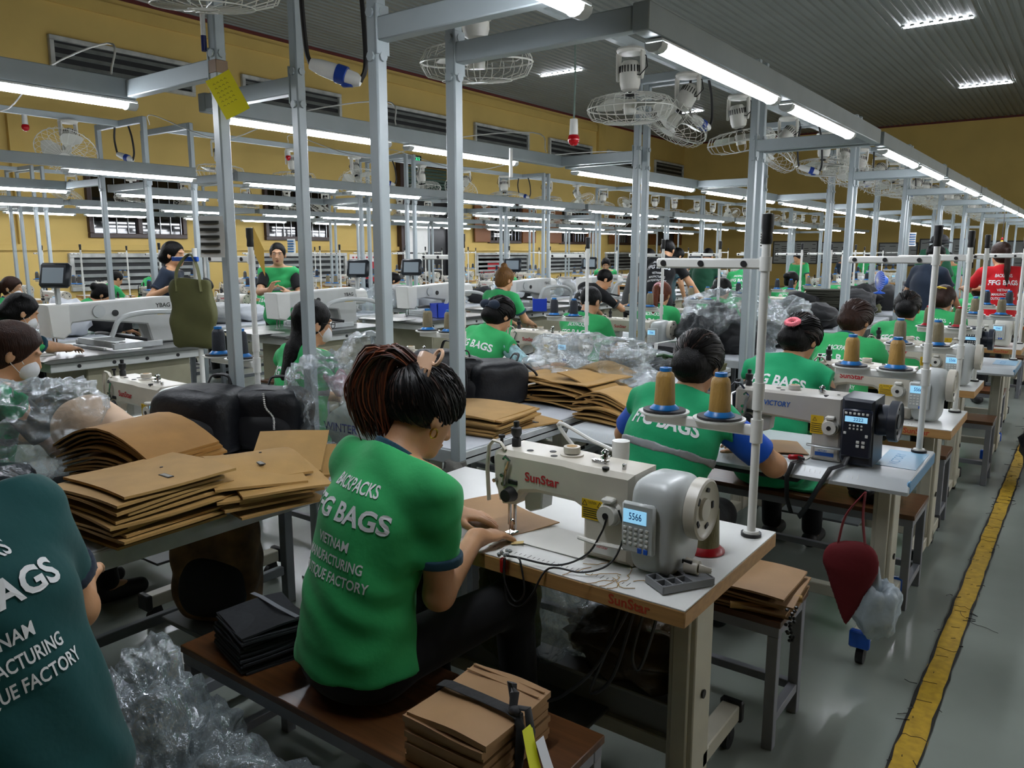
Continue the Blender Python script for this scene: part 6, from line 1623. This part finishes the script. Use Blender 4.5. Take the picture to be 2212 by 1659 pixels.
# small bench with a blue bin between the first machines and the inner column
bench('low dark bench carrying the blue bin', -6.0, -5.1, 4.25, 4.55)
bn = thing('parts_bin', 'blue open plastic bin on the low dark bench', 'bin', (-5.35, 4.4, .452), .3)
b = MB(); pr = [(-.14, 0), (.12, 0), (.16, .12), (.14, .16), (-.15, .16)]
for yy in (-.09, .08): b.prism(pr, .01, (0, yy + .01, 0), (1, 0, 0), (0, 0, 1))
b.box((-.01, 0, .005), (.26, .17, .01)); b.box((-.14, 0, .08), (.012, .18, .16)); b.box((.13, 0, .05), (.012, .18, .1)); b.build('bin_body', mat('bin_blue', '1440c0', .35), bn)
for i, (x, y, z, l) in enumerate([(-5.75, 6.9, .84, 'edge of the third pattern machine'), (-5.78, 8.4, .84, 'fourth pattern machine table')]):
    o = dup(bn, (x if i else -6.1, y, z), 1.2 + i, 'blue open plastic bin at the ' + l)
# ---------------------------------------------------------------- further sewing stations
FAR = []
def frow(xr, ys, who, kinds, cones_):
    for i, y in enumerate(ys):
        station(xr - 1.1, xr, y, .6, kinds[i % len(kinds)], cones_[i % len(cones_)], '%s station of the %s' % (ORD[i], who), bench_d=.28, by=-.6)
bench('low dark bench at the left before the pattern machines', -10.2, -9.2, 3.42, 3.70)
frow(-9.3, [4.75, 6.2, 7.65, 9.1, 10.55, 12.0, 13.45, 14.9, 16.35, 17.8], 'middle far row', ['sunstar', 'white', 'sunstar', 'victory'], ['navy', 'navy', 'khaki', 'grey'])
frow(-12.1, [3.6, 5.1, 6.6, 8.1, 9.6, 11.1, 12.6, 14.1, 15.6, 17.1], 'row before the wall', ['sunstar', 'white', 'victory'], ['navy', 'grey'])
frow(-14.8, [4.2, 5.7, 7.2, 8.7, 10.2, 11.7, 13.2, 14.7, 16.2, 17.7], 'wall side row', ['white', 'sunstar'], ['navy', 'grey', 'khaki'])
frow(-.5, [17.4, 18.8, 20.2, 21.6], 'far aisle end', ['sunstar', 'white'], ['khaki', 'navy'])
frow(-4.4, [17.5, 19.5, 21.5, 23.5], 'far middle block', ['white', 'sunstar'], ['navy'])
frow(-9.3, [20.5, 21.5, 23.5, 25.5], 'far left block', ['sunstar', 'white'], ['grey'])
worktable('long white work table in the middle row, first', -8.58, -7.85, 3.0, 4.1); worktable('long white work table in the middle row, second', -8.58, -7.85, 5.0, 7.8); worktable('long white work table in the middle row, third', -8.58, -7.85, 8.4, 11.1); worktable('long white work table in the middle row, fourth', -8.58, -7.85, 11.8, 14.5)
rr = random.Random(77)
for i in range(26):
    y = 3.2 + i * .43; crumple('wrapped_bundle', 'film wrapped bundle on the middle row tables, %s from the near end' % ORD[i], 'bundle', (-8.2 + rr.uniform(-.15, .15), y, .763), (rr.uniform(.16, .26), .2, rr.uniform(.1, .2)), 200 + i, rr.choice((f_milky, m_wtop, m_nyl2, mat('wrap_grey', '9a9c9a', .4, bump=.6, bscale=20))), .24, 2.2, 3, 'film wrapped bundles on the middle row tables')
# ---------------------------------------------------------------- further people
def fp(label, x, y, **k):
    k.setdefault('h', .0115); k.setdefault('feet', True)
    return person(label, (x, y), **k)
fp('masked person in green polo bent over the pattern machine at the left edge', -5.95, 2.12, h=.008, lean=.22, head=(-.1, .3, 0), hair='lowbun', mask=True, wr=(-6.1, 2.75, .87), wl=(-6.5, 2.7, .87), text='polo', pole=(.9, -.2, -.4))
fp('masked person with a long ponytail looking sideways in green polo, far left', -9.75, 3.55, head=(-.9, .05, 0), hair='pony', hm=h_brn, mask=True, face=True, h=.01)
fp('person in green polo bending over a machine before the wide louvre at the left', -9.35, 4.15, lean=.5, head=(-.3, .4, 0), hair='bun', mask=c_blk, h=.0105)
fp('person in a pink shirt seated behind the grey posts', -8.75, 5.2, lean=.35, cm=c_pink, trim=c_pink, hair='bun', text=None, top='tee', h=.0105)
fp('person in navy polo standing in profile beside the olive tote', -7.35, 4.2, standing=True, rz=-.8, lean=.08, head=(-.2, .05, 0), cm=c_navy, trim=c_navy, text=None, hair='lowbun', wr=(-7.0, 4.0, 1.25), wl=(-7.4, 4.5, 1.2), h=.009)
fp('person in green vest over black facing the camera with a raised hand', -7.2, 5.42, standing=True, rz=-2.2, lean=.05, head=(-.1, .08, 0), top='vest', cm=c_green, sleeve=c_blk, hair='short', face=True, text=None, wr=(-6.92, 5.08, 1.2), wl=(-6.86, 5.28, 1.16), fl=(-.3, -.3, .4), fr=(.5, .2, .85), h=.007, skinm=SK[2], fist=(.1, .3))
fp('person in green polo with brown hair looking down beside white film bags', -8.85, 6.4, lean=.3, head=(-.9, .4, 0), hair='short', hm=h_brn)
fp('person in green polo with dark hair bent low behind the red poster', -8.9, 8.55, lean=.35, head=(-.6, .4, 0), hair='pony')
fp('person in green polo with blond highlights in a high bun', -4.98, 6.45, standing=False, lean=.12, zs=.55, head=(-.2, .2, 0), hair='topbun', hm=hairm('blond', '6a4a26'), h=.009)
fp('person with short black hair in black polo leaning to the right over a machine', -5.0, 8.1, zs=.6, lean=.42, side=.25, head=(-.7, .35, 0), hair='short', cm=c_blk, trim=c_grey, wr=(-4.6, 8.7, .95), h=.009)
fp('person in black polo standing behind the double post', -4.35, 8.9, standing=True, rz=.1, lean=.35, sc_=1.08, cm=c_blk, trim=c_blk, hair='short', h=.009, head=(0, .5, 0), wr=(-3.85, 9.3, .9))
fp('person in grey shirt standing left of the double post', -4.95, 9.4, standing=True, rz=-.4, lean=.3, cm=c_grey, trim=c_grey, text=None, hair='short', top='tee')
fp('person in green vest facing the camera far beyond the posts', -7.1, 12.4, standing=True, rz=-2.6, sc_=.9, top='vest', cm=c_green, sleeve=c_red, hair='lowbun', face=True, text=None)
fp('person in grey blue polo with a black bun standing far off', -5.35, 11.2, standing=True, rz=-.5, hair='bun', cm=cloth('slate', '4f6a70'), text=None)
fp('person in dark green polo with thick black hair standing far off', -5.05, 11.9, standing=True, hair='short', cm=c_dkgreen, text=None, girth=1.1)
fp('person in green polo standing with their back turned beside the aisle post', -4.0, 10.74, standing=True, rz=.1, lean=.25, hair='short', h=.0095, sc_=.92, wr=(-4.2, 11.15, .95))
fp('person in navy polo with short hair standing right of the posts', -1.5, 9.6, standing=True, rz=-.55, lean=.10, head=(-.3, .25, 0), cm=c_navy, trim=c_navy, text=None, hair='short', h=.0085, wr=(-1.15, 9.8, .95))
fp('person in red polo with a long brown ponytail standing at the far right', -.78, 9.55, standing=True, rz=.35, lean=.05, head=(.25, .1, 0), cm=c_red, trim=c_red, hair='pony', hm=h_brn, h=.0085, ponydir=(.0, -.05, -.36), wr=(-1.0, 9.9, 1.2), wl=(-1.15, 9.9, 1.2))
fp('person in black shirt behind the red polo at the far right', -.5, 11.2, standing=True, rz=.4, cm=c_blk, trim=c_blk, text=None, hair='short', sc_=.95)
for i, (x, y, k) in enumerate([(-1.1, 11.5, 'brown hair'), (-1.1, 12.8, 'black hair'), (-1.1, 14.15, 'a black bun'), (-1.1, 15.6, 'brown hair')]):
    fp('person in green polo with %s seated %s along the aisle' % (k, ORD[8 + i]), x, y, lean=.28, h=.013, hair='bun' if 'bun' in k else 'lowbun', hm=h_brn if 'brown' in k else h_blk)
for i, (x, y) in enumerate([(-3.3, 12.3), (-3.35, 13.7)]): fp('person in green polo seated %s along the inner column' % ORD[10 + i], x, y, lean=.28, h=.013, hair='bun')
for i, (x, y) in enumerate([(-9.8, 10.0), (-9.8, 12.95), (-12.6, 6.1), (-12.6, 9.1), (-12.6, 12.1), (-15.2, 8.2), (-15.2, 11.2)]):
    fp('distant person in green polo seated in the left rows, %s from the near end' % ORD[i], x, y, lean=.3, h=.014, hair=('bun', 'lowbun', 'short')[i % 3], text=None if i > 3 else 'polo')
for i, (x, y, r_) in enumerate([(-5.0, 17.0, 2.8), (-4.6, 19.1, 2.9), (-2.2, 17.2, 2.6), (-1.0, 18.3, 0), (-1.0, 19.8, 0), (-9.0, 20.0, 2.7), (-5.0, 23.0, 3)]):
    fp('distant person at the far end of the hall, %s from the near side' % ORD[i], x, y, rz=r_, lean=.15, h=.014, hair='short', face=False, text=None, cm=(c_green, c_navy)[i % 2], standing=(r_ > 1), sc_=.95)
# green jacket hung on the frame, rubber chicken toy left plain, hats
o = thing('jacket', 'green uniform jacket hanging on a far frame post', 'jacket', (-2.05, 13.8, 1.05), .3)
D = SDF([-.3, -.15, -.05], [.3, .15, .7], .013); D.ell((0, 0, .3), (.2, .07, .33), k=.02, pw=3); D.cap((-.15, 0, .5), (-.23, 0, .2), .06, k=.03); D.cap((.15, 0, .5), (.23, 0, .2), .06, k=.03); D.wob(.008, 25, 1); link('jacket_body', D.mesh('jacket_body', c_dkgreen), o)
tag(MB().ico((0, 0, 0), (.13, .16, .09), 2).lathe([(.12, -.02), (.2, -.05), (.2, -.055)], 20).build('cap_hat', m_nyl2, None, True, (-2.0, 13.85, 1.78)), 'black cap hung on top of the far frame post', 'hat')
o = thing('hanging_toy', 'yellow rubber toy hanging from the frame near the red polo', 'toy', (-1.27, 15.0, 1.70)); MB().lathe([(0, -.3), (.035, -.28), (.06, -.18), (.05, -.08), (.025, 0), (.03, .05), (.0, .09)], 14).build('toy_body', mat('toy_yellow', 'e0b52a', .4), o); MB().ico((0, 0, .1), (.02, .03, .025), 2).build('toy_comb', m_redp, o); MB().tube([(0, 0, .1), (0, 0, .59)], .006, 5).build('toy_string', m_blk, o)
# ---------------------------------------------------------------- boards and posters
def board(n, x0, x1, z0, z1, lbl, rows, cols):
    t = thing('whiteboard', lbl, 'board', ((x0 + x1) / 2, YW - .03, (z0 + z1) / 2)); w_, h_ = x1 - x0, z1 - z0
    MB().box((0, 0, 0), (w_, .03, h_)).build('board_face', mat('board_grey', '9fa3a2', .3), t)
    b = MB()
    for sx in (-1, 1): b.box((sx * w_ / 2, -.01, 0), (.05, .05, h_ + .05))
    for sz in (-1, 1): b.box((0, -.01, sz * h_ / 2), (w_, .05, .05))
    b.build('board_frame', mat('board_frame', '3c3c3a', .4), t)
    b = MB(); r2 = random.Random(n)
    for r_ in range(rows):
        for c in range(cols):
            if r2.random() < .75: b.box((-w_ * .42 + w_ * .84 * c / max(1, cols - 1), -.018, h_ * .36 - h_ * .72 * r_ / max(1, rows - 1)), (w_ / cols * r2.uniform(.4, .8), .004, .025))
    b.build('handwriting', m_blkt, t)
board(1, -12.3, -10.3, 1.05, 2.05, 'whiteboard filled with rows of writing, left on the far wall', 9, 6)
board(2, -10.2, -8.9, 1.1, 2.0, 'whiteboard with black columns next to the fully written one', 7, 3)
board(3, -7.7, -6.2, 1.0, 1.95, 'whiteboard with few dark marks, middle of the far wall', 5, 4)
board(4, -6.1, -4.1, .95, 2.1, 'large whiteboard with a dark frame behind the navy polo', 8, 5)
board(5, -3.7, -2.4, 1.0, 2.0, 'whiteboard with black spots at the far right wall', 5, 3)
for i, (y0, y1, z0, z1, l) in enumerate([(15.2, 16.25, .62, 1.52, 'between the louvre and the door'), (20.95, 22.2, .6, 1.5, 'right of the roller door')]):
    t = thing('poster', 'red and white notice poster on the yellow wall ' + l, 'poster', (XW + .012, (y0 + y1) / 2, (z0 + z1) / 2)); MB().box((0, 0, 0), (.02, y1 - y0, z1 - z0)).build('poster_sheet', mat('poster_white', 'd8d2cc', .5), t)
    b = MB(); b.box((.012, (y1 - y0) * .18, -.08), (.004, (y1 - y0) * .5, (z1 - z0) * .7)); b.box((.012, -(y1 - y0) * .25, -.2), (.004, (y1 - y0) * .3, .12)); b.build('red_panel', m_redp, t)
    b = MB(); 
    for k in range(7): b.box((.012, (y1 - y0) * .38 - k * (y1 - y0) * .125, (z1 - z0) * .4), (.004, .07, .05))
    b.build('red_heading', m_redp, t)
for i, (x, y, z, a, l) in enumerate([(-2.99, 1.92, 1.66, .5, 'left of the leftmost near post'), (-7.65, 5.95, 1.66, .3, 'above the vest wearer'), (-2.9, 8.33, 1.72, .7, 'beside the double post'), (-1.9, 11.05, 1.75, .9, 'right of the aisle post')]):
    t = thing('printed_sheet', 'small printed paper sheet hanging ' + l, 'paper', (x, y, z), a)
    MB().sheet(3, 4, lambda u, v: ((u - .5) * .11, .01 * math.sin(v * 3), (v - .5) * .17), .001, (0, 1, 0)).build('paper', m_white, t)
    b = MB()
    for r_ in range(5): b.box((-.005, -.003, .06 - r_ * .03), (.08, .012, .012))
    b.build('print', m_blkt if i % 2 == 0 else m_lcdt, t)
